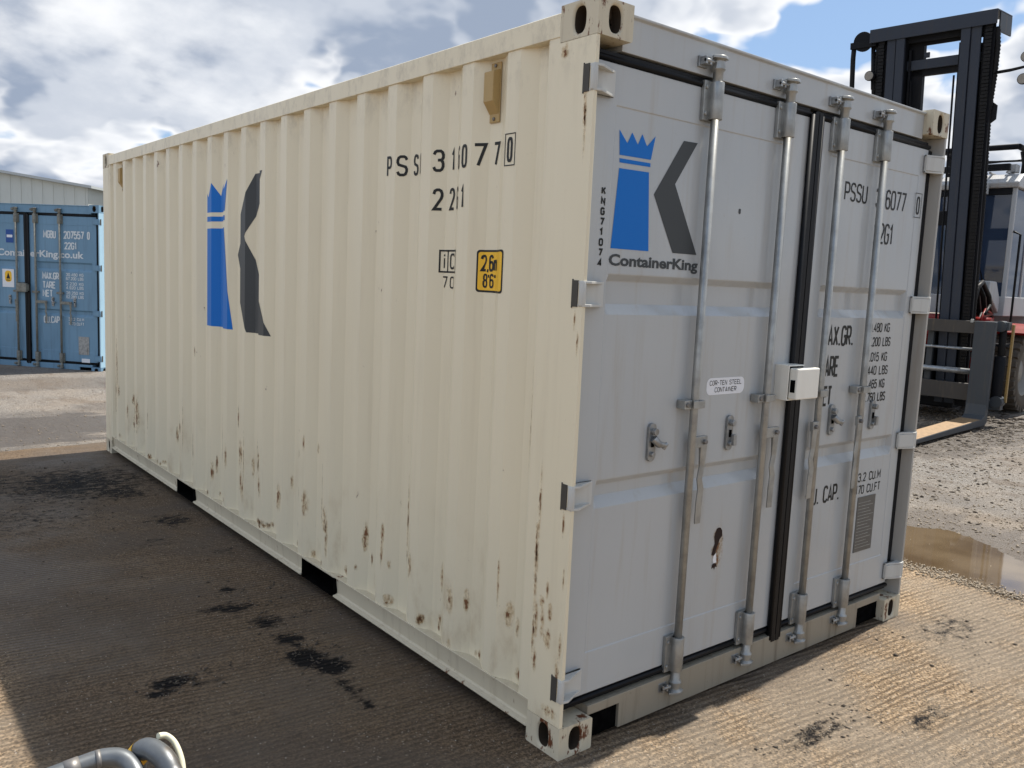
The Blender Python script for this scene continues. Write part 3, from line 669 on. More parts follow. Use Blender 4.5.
T('CU. CAP.', 1.535, 1.815, .702, .786, 'weight_heading'); T('33.2 CU.M', 1.945, 2.198, .766, .812, t=.15); T('1.170 CU.FT', 1.925, 2.204, .703, .749, t=.15)
q = MB(); q.box(1.995, 2.165, .0470, .0498, .405, .688, 'plate')
for k in range(15): q.box(2.005, 2.155 - (k * 37 % 5) * .012, .0464, .0470, .425 + k * .0165, .428 + k * .0165, 'galv')
q.build('data_plate', main)
q = MB(); q.box(2.135, 2.238, .0482, .0500, .300 - .065, .300, 'white_label'); q.box(2.15, 2.20, .0476, .0482, .255, .278, 'plate'); q.build('small_sticker', main)
q = MB(); poly(q, rrect(.864, .878, 1.978, 1.998, .005), F1, 'grey_ink'); q.build('small_sticker', main)
q = MB()
for sh, mt, dy in (([(-.012, .0), (.002, .004), (.016, .001), (.027, -.012), (.029, -.035), (.012, -.048), (.006, -.064), (-.003, -.078), (-.010, -.104), (-.020, -.114), (-.034, -.108), (-.028, -.085), (-.018, -.062), (-.024, -.032), (-.018, -.012)], 'scab', 0.), ([(-.026, -.150), (-.012, -.146), (.004, -.152), (.008, -.166), (-.004, -.163), (-.010, -.176), (-.018, -.164), (-.030, -.168)], 'scab', 0.), ([(-.020, -.1141), (-.004, -.104), (.0, -.130), (.003, -.1455), (-.018, -.1455), (-.024, -.13)], 'white_label', .0)):
    poly(q, [(.890 + a_ + .0015 * math.sin(37 * i), .700 + b_) for i, (a_, b_) in enumerate(sh)], DP(.0486), mt)
b0 = len(q.v); q.v += [(.84, .0490, .50), (.94, .0490, .50), (.94, .0490, .73), (.84, .0490, .73)]; q.face([b0, b0 + 1, b0 + 2, b0 + 3], 'rust', False, [(0, 0), (1, 0), (1, 1), (0, 1)])
q.build('rust_stain', main)
# ------------------------------------------------------------------ blue container
M['b_body'] = paint('sunlit_blue_paint', (.36, .56, .70), .5, .3, (.12, .14, .16), .2, .25, .2)  # body blue lightened to paint in the sun on its side
M['b_door'] = paint('blue_door_paint', (.15, .285, .41), .5, .4, (.04, .05, .06), .6, .12, .25)
M['b_rod'] = metal('weathered_rod', (.24, .24, .21), .6, .3, .6)
BLUE = dict(body='b_body', frame='b_body', door='b_door', sill='b_door', bracket='b_door', cast='b_door', rail='b_body', rodm='b_rod', keep='b_rod', lock='b_rod', hd='b_door',
            seam=1.17, rods=(.60, 1.00, 1.33, 1.755), hoff=(-.07, -.02, .17, .17), catch=(.45, .85, 1.60, 1.98), loc=(1.39772 - 2.438 * math.cos(R(-49)), 12.0968 - 2.438 * math.sin(R(-49)), -.075), rz=R(-49))
blue = make_container('shipping_container', 'weathered blue shipping container with white lettering, behind the cream one on the left', 'shipping container', BLUE)
def B_(s, a, b, c_, d, name, t=.17):
    q = MB(); put_stencil(q, s, a, b, c_, d, .0455, 'white_ink', t); q.build(name, blue)
B_('MGBU', 1.45, 1.67, 2.07, 2.19, 'container_number'); B_('207557', 1.80, 2.15, 2.07, 2.19, 'container_number'); B_('0', 2.20, 2.25, 2.07, 2.19, 'check_digit'); B_('22G1', 1.81, 2.03, 1.91, 2.02, 'size_code')
q = MB(); put_text(q, 'ContainerKing.co.uk', .64, 2.14, 1.745, 1.885, DP(.0455), 'white_ink', .03); q.build('web_lettering', blue)
for s_, x1, z1 in (('MAX.GR', 1.71, 1.55), ('TARE', 1.65, 1.41), ('NET', 1.60, 1.28)): B_(s_, 1.42, x1, z1 - .11, z1, 'weight_heading')
for s_, z1 in (('30.480 KG', 1.55), ('67.200 LBS', 1.49), ('2.230 KG', 1.41), ('4.920 LBS', 1.35), ('28.250 KG', 1.27), ('62.280 LBS', 1.21)): B_(s_, 1.83, 2.13, z1 - .047, z1, 'weight_line')
B_('CU.CAP', 1.43, 1.71, .765, .875, 'weight_heading'); B_('33.2 CU.M', 1.86, 2.13, .82, .867, 'weight_line'); B_('1.170 CU.FT', 1.86, 2.13, .75, .797, 'weight_line')
q = MB(); q.box(2.03, 2.21, .043, .046, .30, .58, 'galv'); q.build('data_plate', blue)
q = MB(); q.box(2.08, 2.22, .043, .0455, .17, .24, 'white_label'); q.build('small_sticker', blue)
q = MB(); q.box(.72, .925, .0445, .046, 1.29, 1.57, 'white_label')
poly(q, rrect(.765, .885, 1.37, 1.545, .05), DP(.0438), 'yellow'); poly(q, [(.79, 1.42), (.86, 1.42), (.825, 1.52)], DP(.0430), 'black_ink'); poly(q, [(.79, 1.39), (.86, 1.39), (.86, 1.405), (.79, 1.405)], DP(.0430), 'black_ink')
q.build('warning_sticker', blue)
M['sign_blue'] = flat('blue_sticker', (.02, .08, .30), .4)
q = MB(); q.box(.80, .93, .0445, .046, 1.98, 2.18, 'sign_blue'); q.box(.815, .915, .0435, .0445, 2.06, 2.10, 'white_label'); q.build('blue_sticker', blue)

# ------------------------------------------------------------------ warehouse far behind
M['clad'] = paint('pale_cladding', (.50, .53, .50), .6, .15, (.3, .3, .28), .1, 0, .1)
M['clad_roof'] = paint('grey_roof_sheet', (.40, .43, .43), .5, .1, (.3, .3, .3), .1, 0, .1)
sh = thing('warehouse', 'long pale grey-green warehouse with a low pitched roof far behind the blue container', 'warehouse', (0, 0, 0), 0)
ex = Vector((math.cos(R(-39)), math.sin(R(-39)), 0)); ey = Vector((-ex.y, ex.x, 0)); o0 = Vector((8.12, 42.29, 0))
def W(a, b, z): p = o0 + ex * a + ey * b; return (p.x, p.y, z)
q = MB(); H0 = 5.05; AP = 8.3
def ribbed(a0, a1, topf, b, m):
    n = int(abs(a1 - a0) / .5); prev = None
    for k in range(n):
        u0 = a0 + (a1 - a0) * k / n; u1 = a0 + (a1 - a0) * (k + 1) / n; um = u0 + (u1 - u0) * .72
        q.add([W(u0, b, -.3), W(um, b, -.3), W(um, b, topf(um)), W(u0, b, topf(u0))], [(0, 1, 2, 3)], m)
        q.add([W(um, b + .02, -.3), W(u1, b + .02, -.3), W(u1, b + .02, topf(u1)), W(um, b + .02, topf(um))], [(0, 1, 2, 3)], m)
        q.add([W(um, b, -.3), W(um, b + .02, -.3), W(um, b + .02, topf(um)), W(um, b, topf(um))], [(0, 1, 2, 3)], m)
        q.add([W(u1, b + .02, -.3), W(u1, b, -.3), W(u1, b, topf(u1)), W(u1, b + .02, topf(u1))], [(0, 1, 2, 3)], m)
gt = lambda a: H0 + (AP - H0) * (1 - abs(a + 16) / 16) * .62
ribbed(-32, 0, gt, 0, 'clad')
q.add([W(0, 0, -.3), W(0, 45, -.3), W(0, 45, H0), W(0, 0, H0)], [(0, 1, 2, 3)], 'clad'); q.add([W(-32, 45, -.3), W(-32, 0, -.3), W(-32, 0, H0), W(-32, 45, H0)], [(0, 1, 2, 3)], 'clad')
ribbed(.02, 14, lambda a: H0 - .02, 3.0, 'clad')
q.add([W(14, 3, -.3), W(14, 40, -.3), W(14, 40, H0 - .02), W(14, 3, H0 - .02)], [(0, 1, 2, 3)], 'clad')
q.recalc = False; q.build('wall', sh)
q = MB(); pk = gt(-16)
for a0, z0, a1, z1 in ((-32.3, H0 - .05, -16, pk), (-16, pk, .3, H0 - .05)):
    q.add([W(a0, -.3, z0 + .02), W(a1, -.3, z1 + .02), W(a1, 45.3, z1 + .02), W(a0, 45.3, z0 + .02), W(a0, -.3, z0 + .14), W(a1, -.3, z1 + .14), W(a1, 45.3, z1 + .14), W(a0, 45.3, z0 + .14)], [(0, 3, 2, 1), (4, 5, 6, 7), (0, 1, 5, 4), (1, 2, 6, 5), (2, 3, 7, 6), (3, 0, 4, 7)], 'clad_roof')
q.add([W(.31, 2.7, H0 - .02), W(14.3, 2.7, H0 - .02), W(14.3, 40, H0 - .02), W(.31, 40, H0 - .02), W(.31, 2.7, H0 + .1), W(14.3, 2.7, H0 + .1), W(14.3, 40, H0 + 1.), W(.31, 40, H0 + 1.)], [(0, 3, 2, 1), (4, 5, 6, 7), (0, 1, 5, 4), (1, 2, 6, 5), (2, 3, 7, 6), (3, 0, 4, 7)], 'clad_roof')
q.build('roof', sh)

# ------------------------------------------------------------------ ground
STAINS = ((-.50, 4.9, .75, .75, .68), (-.3, 4.5, .30, .35, .66), (-1.3, 5.2, 1.1, .8, .55), (-1.1, 4.1, .9, .6, .42), (-2.2, 4.6, 1., 1., .5), (-.2, 3.6, .20, .22, .62), (-.42, 3.2, .30, .14, .4),
    (-.341, 1.454, .07, .08, 1.), (-.37, 1.24, .085, .13, 1.25), (-.31, 1.10, .085, .10, 1.25), (-.337, .904, .04, .12, .9), (-.358, .742, .04, .10, .7), (-.35, 1.70, .10, .12, .75), (-.413, 1.94, .12, .10, .75), (-.524, 1.98, .08, .06, .8), (-.357, 2.195, .06, .05, 1.),
    (-.918, 1.324, .10, .05, 1.25), (-.995, 1.255, .06, .05, 1.1), (-.784, 1.266, .10, .025, .9), (-.15, 2.8, .12, .25, .4), (.95, -.42, .30, .06, .75), (1.45, -.62, .22, .08, .6), (2.5, -.25, .4, .2, .45))
def slab_mat():
    def f(g, b, out):
        o = OC(g)
        r = g.mapv(o, rot=(0, 0, RIDGE))
        warp = g.noise(o, 1.1, 2., .5); warp2 = g.noise(g.mapv(r, scale=(.35, 1, 1)), 9., 3., .6)
        sp = g.n('ShaderNodeSeparateXYZ', i_Vector=r); so_ = g.n('ShaderNodeSeparateXYZ', i_Vector=o)
        yy = g.m('ADD', sp.outputs[1], g.m('ADD', g.m('MULTIPLY', warp, .06), g.m('MULTIPLY', warp2, .016)))
        wv = g.m('ADD', g.m('MULTIPLY', g.m('SINE', g.m('MULTIPLY', yy, 2 * math.pi / .032)), .5), .5)
        brk = g.noise(g.mapv(r, scale=(.30, 1.6, 1)), 7., 5., .65)
        amp = g.ss(brk, .30, .62, .25, 1.); rid = g.m('MULTIPLY', wv, amp); grv = g.m('MULTIPLY', g.m('POWER', g.m('SUBTRACT', 1., wv), 1.6), amp)
        fine = g.noise(o, 210., 3., .7); grain = g.noise(o, 85., 5., .72); cl = g.noise(o, 26., 6., .75); big = g.noise(o, 1.2, 6., .62)
        # slab painted darker inside the container's shadow, lighter in the sun; the border wanders
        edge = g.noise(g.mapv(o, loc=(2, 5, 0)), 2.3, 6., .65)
        sun_zone = g.m('MAXIMUM', g.ss(g.m('ADD', so_.outputs[1], g.m('MULTIPLY', edge, .55)), .36, .10), g.m('MAXIMUM', g.ss(g.m('SUBTRACT', so_.outputs[0], g.m('MULTIPLY', edge, .5)), -1.52, -1.85), g.ss(g.m('ADD', so_.outputs[0], g.m('MULTIPLY', edge, .4)), 2.55, 2.8)))
        shade_c = g.mix(g.ss(grain, .38, .62), (.055, .036, .020), (.200, .138, .084))
        sunlit_c = g.mix(g.ss(grain, .41, .59), (.062, .041, .023), (.400, .290, .180))
        c = g.mix(sun_zone, shade_c, sunlit_c)
        c = g.mix(g.ss(cl, .50, .66, 0, .55), c, g.mix(sun_zone, (.20, .152, .108), (.42, .335, .235)))
        c = g.mix(g.ss(cl, .47, .36, 0, .55), c, g.mix(sun_zone, (.032, .024, .018), (.085, .055, .030)))
        c = g.mix(g.m('MULTIPLY', grv, g.mix(sun_zone, (.58, .58, .58), (.86, .86, .86))), c, g.mix(sun_zone, (.030, .020, .012), (.058, .036, .018)))
        c = g.mix(g.ss(big, .42, .60, 0, .55), c, g.mix(sun_zone, (.088, .070, .055), (.190, .163, .130)))
        m = g.n('ShaderNodeAttribute', attribute_name='stain').outputs['Fac']      # where oil and mud lie, stored on the slab's points
        br = g.noise(g.mapv(o, scale=(.7, 1.1, 1), rot=(0, 0, RIDGE)), 17., 7., .82)
        mud = g.ss(g.m('ADD', g.m('MULTIPLY', m, .42), br), .62, .79)
        spk = g.ss(g.noise(g.mapv(o, scale=(.8, 1.2, 1), rot=(0, 0, RIDGE)), 30., 6., .75), .655, .69, 0, .8)
        mud = g.m('MAXIMUM', mud, spk)
        c = g.mix(mud, c, (.0075, .0070, .0075))
        chip = g.n('ShaderNodeTexVoronoi', i_Vector=o, i_Scale=60.); chm = g.m('MULTIPLY', g.ss(chip.outputs['Distance'], .20, .12), g.ss(g.n('ShaderNodeSeparateXYZ', i_Vector=chip.outputs['Color']).outputs[0], .90, .93))
        c = g.mix(chm, c, (.42, .38, .33))
        g.put(b.inputs['Base Color'], c)
        wet = g.noise(g.mapv(o, loc=(3, 1, 0)), .8, 5., .6)
        ro = g.mix(g.m('MULTIPLY', g.ss(wet, .45, .62), g.m('SUBTRACT', 1., sun_zone)), (.85, .85, .85), (.50, .50, .50)); g.put(b.inputs['Roughness'], g.mix(g.m('MULTIPLY', mud, .8), ro, (.72, .72, .72)))
        g.put(b.inputs['Specular IOR Level'], g.m('SUBTRACT', .28, g.m('MULTIPLY', mud, .2)))
        h = g.m('ADD', g.m('MULTIPLY', rid, .0065), g.m('ADD', g.m('MULTIPLY', fine, .0020), g.m('ADD', g.m('MULTIPLY', grain, .0055), g.m('MULTIPLY', cl, .006))))
        nd = g.n('ShaderNodeBump', i_Height=h, i_Strength=1.); nd.inputs['Distance'].default_value = 1.0
        g.put(b.inputs['Normal'], nd.outputs[0])
    return mat('tamped_concrete', (.2, .15, .1), .7, build=f)
RIDGE = R(6)
def yard_mat():
    def f(g, b, out):
        o = OC(g)
        fine = g.noise(o, 95., 6., .78); mid = g.noise(o, 22., 6., .7); big = g.noise(o, .35, 6., .6); br = g.noise(g.mapv(o, scale=(1.6, .7, 1), rot=(0, 0, R(20))), 1.8, 7., .7)
        c = g.mix(g.ss(fine, .40, .60), (.070, .062, .055), (.255, .235, .21))
        c = g.mix(g.ss(mid, .52, .68, 0, .7), c, (.33, .305, .27))
        c = g.mix(g.ss(br, .50, .62, 0, .75), c, (.10, .078, .06))
        c = g.mix(g.ss(big, .40, .62, 0, .45), c, (.26, .20, .14))
        wet = g.ss(g.noise(g.mapv(o, loc=(5, 2, 0), scale=(1, .6, 1)), .8, 5., .6), .5, .62)
        edg = g.noise(g.mapv(o, scale=(.5, 1.6, 1)), 2.2, 6., .65)
        for x, y, rx, ry, a in ((-.9, 7.5, 2.2, 1.0, 1.), (.3, 10.9, 3., .7, .5), (4.0, .3, 1.1, 1.3, .8), (9.5, 2.6, 3.2, .9, 1.)):
            s2 = g.n('ShaderNodeVectorMath', operation='LENGTH', i_0=g.mapv(o, loc=(-x / rx, -y / ry, 0), scale=(1 / rx, 1 / ry, 0))).outputs['Value']
            wet = g.m('MAXIMUM', wet, g.m('MULTIPLY', g.ss(g.m('ADD', s2, g.m('MULTIPLY', g.m('SUBTRACT', edg, .5), 1.6)), 1.05, .75), a * 1.7))
        g.put(b.inputs['Base Color'], g.mix(g.m('MULTIPLY', wet, .50), c, (.055, .042, .031)))
        g.put(b.inputs['Roughness'], g.m('SUBTRACT', .88, g.m('MULTIPLY', wet, .25)))
        h = g.m('ADD', g.m('MULTIPLY', fine, .012), g.m('ADD', g.m('MULTIPLY', mid, .022), g.m('MULTIPLY', br, .06)))
        nd = g.n('ShaderNodeBump', i_Height=h, i_Strength=1.); nd.inputs['Distance'].default_value = 1.0
        g.put(b.inputs['Normal'], nd.outputs[0])
    return mat('wet_gravel_yard', (.25, .2, .15), .8, build=f)
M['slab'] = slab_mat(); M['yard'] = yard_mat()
rr = random.Random(11)
q = MB(); q.add([(-900, -900, -.012), (900, -900, -.012), (900, 900, -.012), (-900, 900, -.012)], [(0, 1, 2, 3)], 'yard'); structure(q.build('ground'))
# concrete apron: irregular crumbled edge on the right and at the back
edge = []
y = -9.
while y < 6.4: edge.append((3.32 + .04 * math.sin(y * 2.1) + rr.uniform(-.05, .05) + .03 * math.sin(y * 7), y)); y += .035
back = []; x = 3.3
while x > -9: back.append((x, 6.42 + .05 * math.sin(x * 1.7) + rr.uniform(-.02, .02))); x -= .1
q = MB(); pl = edge + back + [(-9, -9)]
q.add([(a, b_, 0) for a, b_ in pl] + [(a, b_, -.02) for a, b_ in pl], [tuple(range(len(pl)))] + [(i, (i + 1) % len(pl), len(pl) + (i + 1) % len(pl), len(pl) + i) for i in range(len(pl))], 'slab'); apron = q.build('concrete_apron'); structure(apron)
bm = bmesh.new(); bm.from_mesh(apron.data)
for ax, lo, n, st in ((0, -3.2, 130, .05), (1, -1.2, 142, .05)):
    for k in range(n):
        co = [0, 0, 0]; no = [0, 0, 0]; co[ax] = lo + k * st; no[ax] = 1
        gm_ = [e for e in bm.faces if True]
        bmesh.ops.bisect_plane(bm, geom=bm.verts[:] + bm.edges[:] + bm.faces[:], plane_co=co, plane_no=no)
bm.to_mesh(apron.data); bm.free()
co = np.empty(len(apron.data.vertices) * 3); apron.data.vertices.foreach_get('co', co); co = co.reshape(-1, 3); st_ = np.zeros(len(co))
for x, y, rx, ry, a_ in STAINS:
    t = np.clip(1 - np.hypot((co[:, 0] - x) / rx, (co[:, 1] - y) / ry) / 1.5, 0, 1); st_ = np.maximum(st_, t * t * (3 - 2 * t) * a_)
at_ = apron.data.attributes.new('stain', 'FLOAT', 'POINT'); at_.data.foreach_set('value', st_)

# puddle
def water(g, b, out):
    o = OC(g); n = g.noise(g.mapv(o, scale=(1, 1, 1)), 5., 3.); n2 = g.noise(o, 2.2, 4.)
    g.put(b.inputs['Base Color'], g.mix(g.ss(n2, .35, .65), (.075, .052, .030), (.120, .088, .054))); g.put(b.inputs['Normal'], g.bump(n, .05, .004))
M['water'] = mat('muddy_water', (.12, .09, .05), .035, build=water)
def blob(pts, z, rough=.015, sub=6, seed=1):
    r_ = random.Random(seed); P = []; n = len(pts)
    for i in range(n):
        p0, p1, p2, p3 = (Vector(pts[(i + k) % n]) for k in (-1, 0, 1, 2))
        for k in range(sub):
            t = k / sub; v = .5 * ((2 * p1) + (p2 - p0) * t + (2 * p0 - 5 * p1 + 4 * p2 - p3) * t * t + (3 * p1 - p0 - 3 * p2 + p3) * t ** 3)
            P.append((v.x + r_.uniform(-rough, rough), v.y + r_.uniform(-rough, rough), z))
    return P
P_ = blob([(3.10, .36), (3.12, .12), (3.15, -.08), (3.28, -.32), (3.62, -.72), (3.95, -.85), (4.25, -.45), (4.12, -.02), (4.30, .28), (4.42, .60), (4.28, .86), (4.25, 1.3), (3.9, 1.7), (3.25, 1.5), (3.1, .9)], -.0035, .02, 10)
q = MB(); q.add(P_, [tuple(range(len(P_)))], 'water'); structure(q.build('puddle'))
# loose grit, clods and chips: uncountable, one object each
M['grit'] = flat('grit_stone', (.30, .25, .19), .8, 0, .8)
M['clod'] = flat('mud_clod', (.075, .060, .045), .8, 0, .6)
OCT = [(1, 0, 0), (0, 1, 0), (-1, 0, 0), (0, -1, 0), (0, 0, 1), (0, 0, -1)]; OF = [(0, 1, 4), (1, 2, 4), (2, 3, 4), (3, 0, 4), (1, 0, 5), (2, 1, 5), (3, 2, 5), (0, 3, 5)]
def scatter(name, spots, m):
    n = len(spots); A = np.array(spots)  # x y z size flat
    base = np.array(OCT, float)
    ang = rng.uniform(0, 2 * np.pi, n); v = base[None] * (1 + rng.uniform(-.35, .35, (n, 6, 1)))
    el = rng.uniform(.6, 1.5, n)
    vx = v[:, :, 0] * el[:, None]; vy = v[:, :, 1] / el[:, None]; vz = v[:, :, 2] * A[:, 4:5]
    ca, sa = np.cos(ang)[:, None], np.sin(ang)[:, None]
    X = (vx * ca - vy * sa) * A[:, 3:4] + A[:, 0:1]; Y = (vx * sa + vy * ca) * A[:, 3:4] + A[:, 1:2]; Z = vz * A[:, 3:4] + A[:, 2:3] + A[:, 3:4] * A[:, 4:5] * .5
    V = np.stack([X, Y, Z], 2).reshape(-1, 3); F = (np.array(OF)[None] + (np.arange(n) * 6)[:, None, None]).reshape(-1, 3)
    me = bpy.data.meshes.new(name); me.vertices.add(len(V)); me.vertices.foreach_set('co', V.ravel()); me.loops.add(F.size); me.loops.foreach_set('vertex_index', F.ravel())
    me.polygons.add(len(F)); me.polygons.foreach_set('loop_start', np.arange(0, F.size, 3)); me.polygons.foreach_set('loop_total', np.full(len(F), 3)); me.update(calc_edges=True); me.validate()
    me.materials.append(M[m]); o = bpy.data.objects.new(name, me); col.objects.link(o); o['kind'] = 'stuff'; return o
def inside_container(x, y): return -.01 < x < 2.45 and .0 < y < 6.07
sp = []
for _ in range(24000):      # gravel yard right of the slab
    d = rr.random() ** 1.8; x = 3.3 + d * 8; y = rr.uniform(-1.5, 3.5)
    if 3.2 < x < 4.3 and -.6 < y < 1.5 and rr.random() < .93: continue
    sp.append((x, y, -.012, (.0025 + .008 * rr.random() ** 3) * (1 + .5 * d), rr.uniform(.5, .9)))
for _ in range(5000):
    x = rr.uniform(-4, 1.2); y = 6.4 + 6 * rr.random() ** 1.6; sp.append((x, y, -.012, .002 + .008 * rr.random() ** 3, rr.uniform(.5, .9)))
for _ in range(22000):      # chips standing out of the concrete
    x = rr.uniform(-.6, 3.35); y = rr.uniform(-1.3, .02) if rr.random() < .75 else rr.uniform(-1.3, 1.2)
    if not inside_container(x, y): sp.append((x, y, -.0005, .0012 + .0028 * rr.random() ** 2, rr.uniform(.6, 1.)))
for _ in range(2600):
    y = rr.uniform(-1.2, 1.3); sp.append((3.33 + rr.gauss(0, .05), y, 0., rr.uniform(.003, .009), rr.uniform(.6, 1.)))
for _ in range(7000):       # grit on the slab
    x = rr.uniform(-2, 3.3); y = rr.uniform(-1.2, 6.3)
    if not inside_container(x, y): sp.append((x, y, 0, rr.uniform(.0012, .0042), .7))
scatter('gravel', sp, 'grit')
sp = []
def patch(cx, cy, sx_, sy_, n, s0, s1, z=0.):
    for _ in range(n):
        x = rr.gauss(cx, sx_); y = rr.gauss(cy, sy_)
        if not inside_container(x, y): sp.append((x, y, z, rr.uniform(s0, s1), rr.uniform(.3, .7)))
patch(-.6, 4.8, .35, .45, 420, .002, .009); patch(-.33, 1.2, .08, .14, 90, .003, .010); patch(-.85, 1.3, .10, .04, 60, .003, .010); patch(-.3, 1.9, .12, .3, 90, .003, .010)
patch(1.0, -.42, .25, .05, 60, .003, .009); patch(2.2, -.35, .6, .25, 40, .004, .012); patch(-.8, 3.0, .6, .9, 160, .002, .007); patch(5.2, .9, 1.0, .5, 90, .006, .02, -.012)
patch(9.0, 2.20, 1.2, .16, 500, .008, .032, -.02); patch(10.8, 1.95, .9, .2, 300, .008, .035, -.02); patch(7.6, 1.6, 1.4, .4, 160, .006, .02, -.012); patch(10.9, 3.7, .6, .6, 500, .02, .06, -.02); patch(10.2, 2.5, .8, .12, 250, .01, .04, -.02)
scatter('mud_clods', sp, 'clod')
# ------------------------------------------------------------------ forklift
M['mast'] = paint('mast_paint', (.030, .037, .052), .5, .3, (.06, .05, .04), .2, .1, .15, spec=.2)
M['mast2'] = paint('mast_inner_paint', (.009, .010, .013), .6, .3, (.035, .03, .025), .2, .1, .15, spec=.12)
M['carr'] = paint('carriage_paint', (.045, .052, .060), .5, .5, (.10, .08, .06), .3, .3, .2, spec=.25)
M['carr_bar'] = paint('muddy_bar_paint', (.036, .031, .027), .6, .8, (.10, .072, .045), .4, .2, .2)
M['fork_top'] = metal('worn_fork_steel', (.30, .20, .11), .55, .3, .5)
M['red'] = paint('red_truck_paint', (.20, .006, .004), .45, .5, (.05, .025, .02), .4, .1, .15, spec=.2)
M['truck_white'] = paint('white_truck_paint', (.36, .37, .38), .45, .7, (.3, .26, .2), .15, .05, .15)
M['hose'] = flat('black_hose', (.007, .007, .008), .5, spec=.15)
M['tyre'] = flat('dusty_tyre', (.085, .068, .050), .85, 0, .5)
M['rim'] = flat('pale_rim', (.24, .225, .20), .5, .2, .3)
M['brass'] = flat('grimy_yellow_steel', (.28, .19, .07), .5, .4, .4)
def glassm(g, b, out):
    b.inputs['Base Color'].default_value = (.035, .055, .10, 1); b.inputs['Transmission Weight'].default_value = .35; b.inputs['Roughness'].default_value = .03; b.inputs['IOR'].default_value = 1.45
M['glass'] = mat('tinted_glass', build=glassm)
M['seat'] = flat('dark_seat', (.02, .022, .03), .6)
FO = (10.3, 3.0, -.01)
fl = thing('forklift', 'large forklift with a tall dark mast, red chassis and white cab', 'forklift', FO, R(6.0))
def FB(mb, name, parent=None, bevel=.004):
    p = parent or fl
    mb.v = [(a - FO[0], b_ - FO[1], c_ - FO[2]) for a, b_, c_ in mb.v]
    return mb.build(name, p, bevel)
TI = R(5); MXm = Matrix.Translation((10.45, 0, .5)) @ Matrix.Rotation(-TI, 4, 'Y')
def mbox(q, y0, y1, h0, h1, a0, a1, m): q.box(a0, a1, y0, y1, h0, h1, m, MXm)
def mp(a, y, h): return tuple(MXm @ Vector((a, y, h)))
for ya, yb in ((3.27, 3.515), (4.49, 4.245)):
    s = 1 if yb > ya else -1
    def Y(t): return ya + s * t
    def seg(q, t0, t1, h0, h1, a0, a1, m): mbox(q, min(Y(t0), Y(t1)), max(Y(t0), Y(t1)), h0, h1, a0, a1, m)
    q = MB()
    seg(q, .130, .245, -.28, 4.79, 0., .045, 'mast'); seg(q, .0, .118, -.28, 4.79, .015, .05, 'mast'); seg(q, .118, .130, -.28, 4.79, .03, .30, 'mast'); seg(q, .225, .245, -.28, 4.79, .046, .27, 'mast2'); seg(q, .02, .118, -.28, 4.60, .26, .30, 'mast2')
    q2 = MB()
    FB(q, 'mast_upright', bevel=.006)
    q = MB(); seg(q, -.15, -.005, -.32, 4.74, .08, .12, 'mast2'); seg(q, -.05, -.005, -.32, 4.70, .12, .42, 'mast2'); seg(q, .25, .30 if s > 0 else .44, -.3, 4.74, .20, .30, 'mast2'); seg(q, .27, .30, -.3, 4.62, .12, .26, 'mast2'); FB(q, 'mast_channel')
    q = MB(); q.tube([mp(.36, Y(.14), -.2), mp(.36, Y(.14), 2.6)], .075, 'mast2', 14); q.tube([mp(.36, Y(.14), 2.6), mp(.36, Y(.14), 4.5)], .06, 'mast2', 12); q.tube([mp(.10, Y(.33), -.2), mp(.10, Y(.33), 4.2)], .014, 'hose', 8); FB(q, 'lift_cylinder', bevel=0)
    # leaf chain, link by link
    q = MB(); k = 0; h = -.1
    while h < 4.74:
        seg(q, -.125, -.045, h, h + .038, .02 + .012 * (k % 2), .045 + .012 * (k % 2), 'hose'); h += .046; k += 1
    FB(q, 'lift_chain', bevel=0)
    # ribbed hydraulic hoses behind
    q = MB()
    P_ = [mp(.12, Y(-.16), 4.74), mp(.12, Y(-.18), 4.5), mp(.12, Y(-.17), 4.15), mp(.14, Y(-.13), 3.7), mp(.2, Y(-.13), 2.5), mp(.2, Y(-.12), .5)]
    PP = []; RS = []
    for i in range(len(P_) - 1):
        a, b_ = Vector(P_[i]), Vector(P_[i + 1]); n = max(2, int((b_ - a).length / .022))
        for j in range(n): PP.append(a.lerp(b_, j / n)); RS.append(.040 if len(PP) % 2 else .031)
    q.tube(PP, .04, 'hose', 10, rs=RS); FB(q, 'hose', bevel=0)
q = MB(); mbox(q, 3.08, 4.73, 4.765, 4.945, -.02, .0, 'mast'); mbox(q, 3.08, 4.73, 4.925, 4.945, .0, .60, 'mast'); mbox(q, 3.08, 3.10, 4.68, 4.925, .12, .60, 'carr'); mbox(q, 4.71, 4.73, 4.765, 4.925, .0, .46, 'mast'); mbox(q, 3.3, 4.5, 4.66, 4.90, .20, .24, 'mast2'); mbox(q, 3.13, 4.7, 4.70, 4.90, .10, .14, 'mast2')
FB(q, 'crosshead', bevel=.005)
q = MB(); mbox(q, 3.30, 4.40, 4.34, 4.47, .14, .20, 'mast'); mbox(q, 3.30, 4.40, 4.26, 4.36, .20, .30, 'mast2'); mbox(q, 3.96, 4.03, 4.49, 4.56, .16, .19, 'mast'); FB(q, 'mast_crossbeam')
q = MB(); mbox(q, 3.30, 4.40, 2.2, 2.4, .30, .34, 'mast2'); mbox(q, 3.30, 4.40, .2, .45, .30, .34, 'mast2'); FB(q, 'mast_crossbeam')
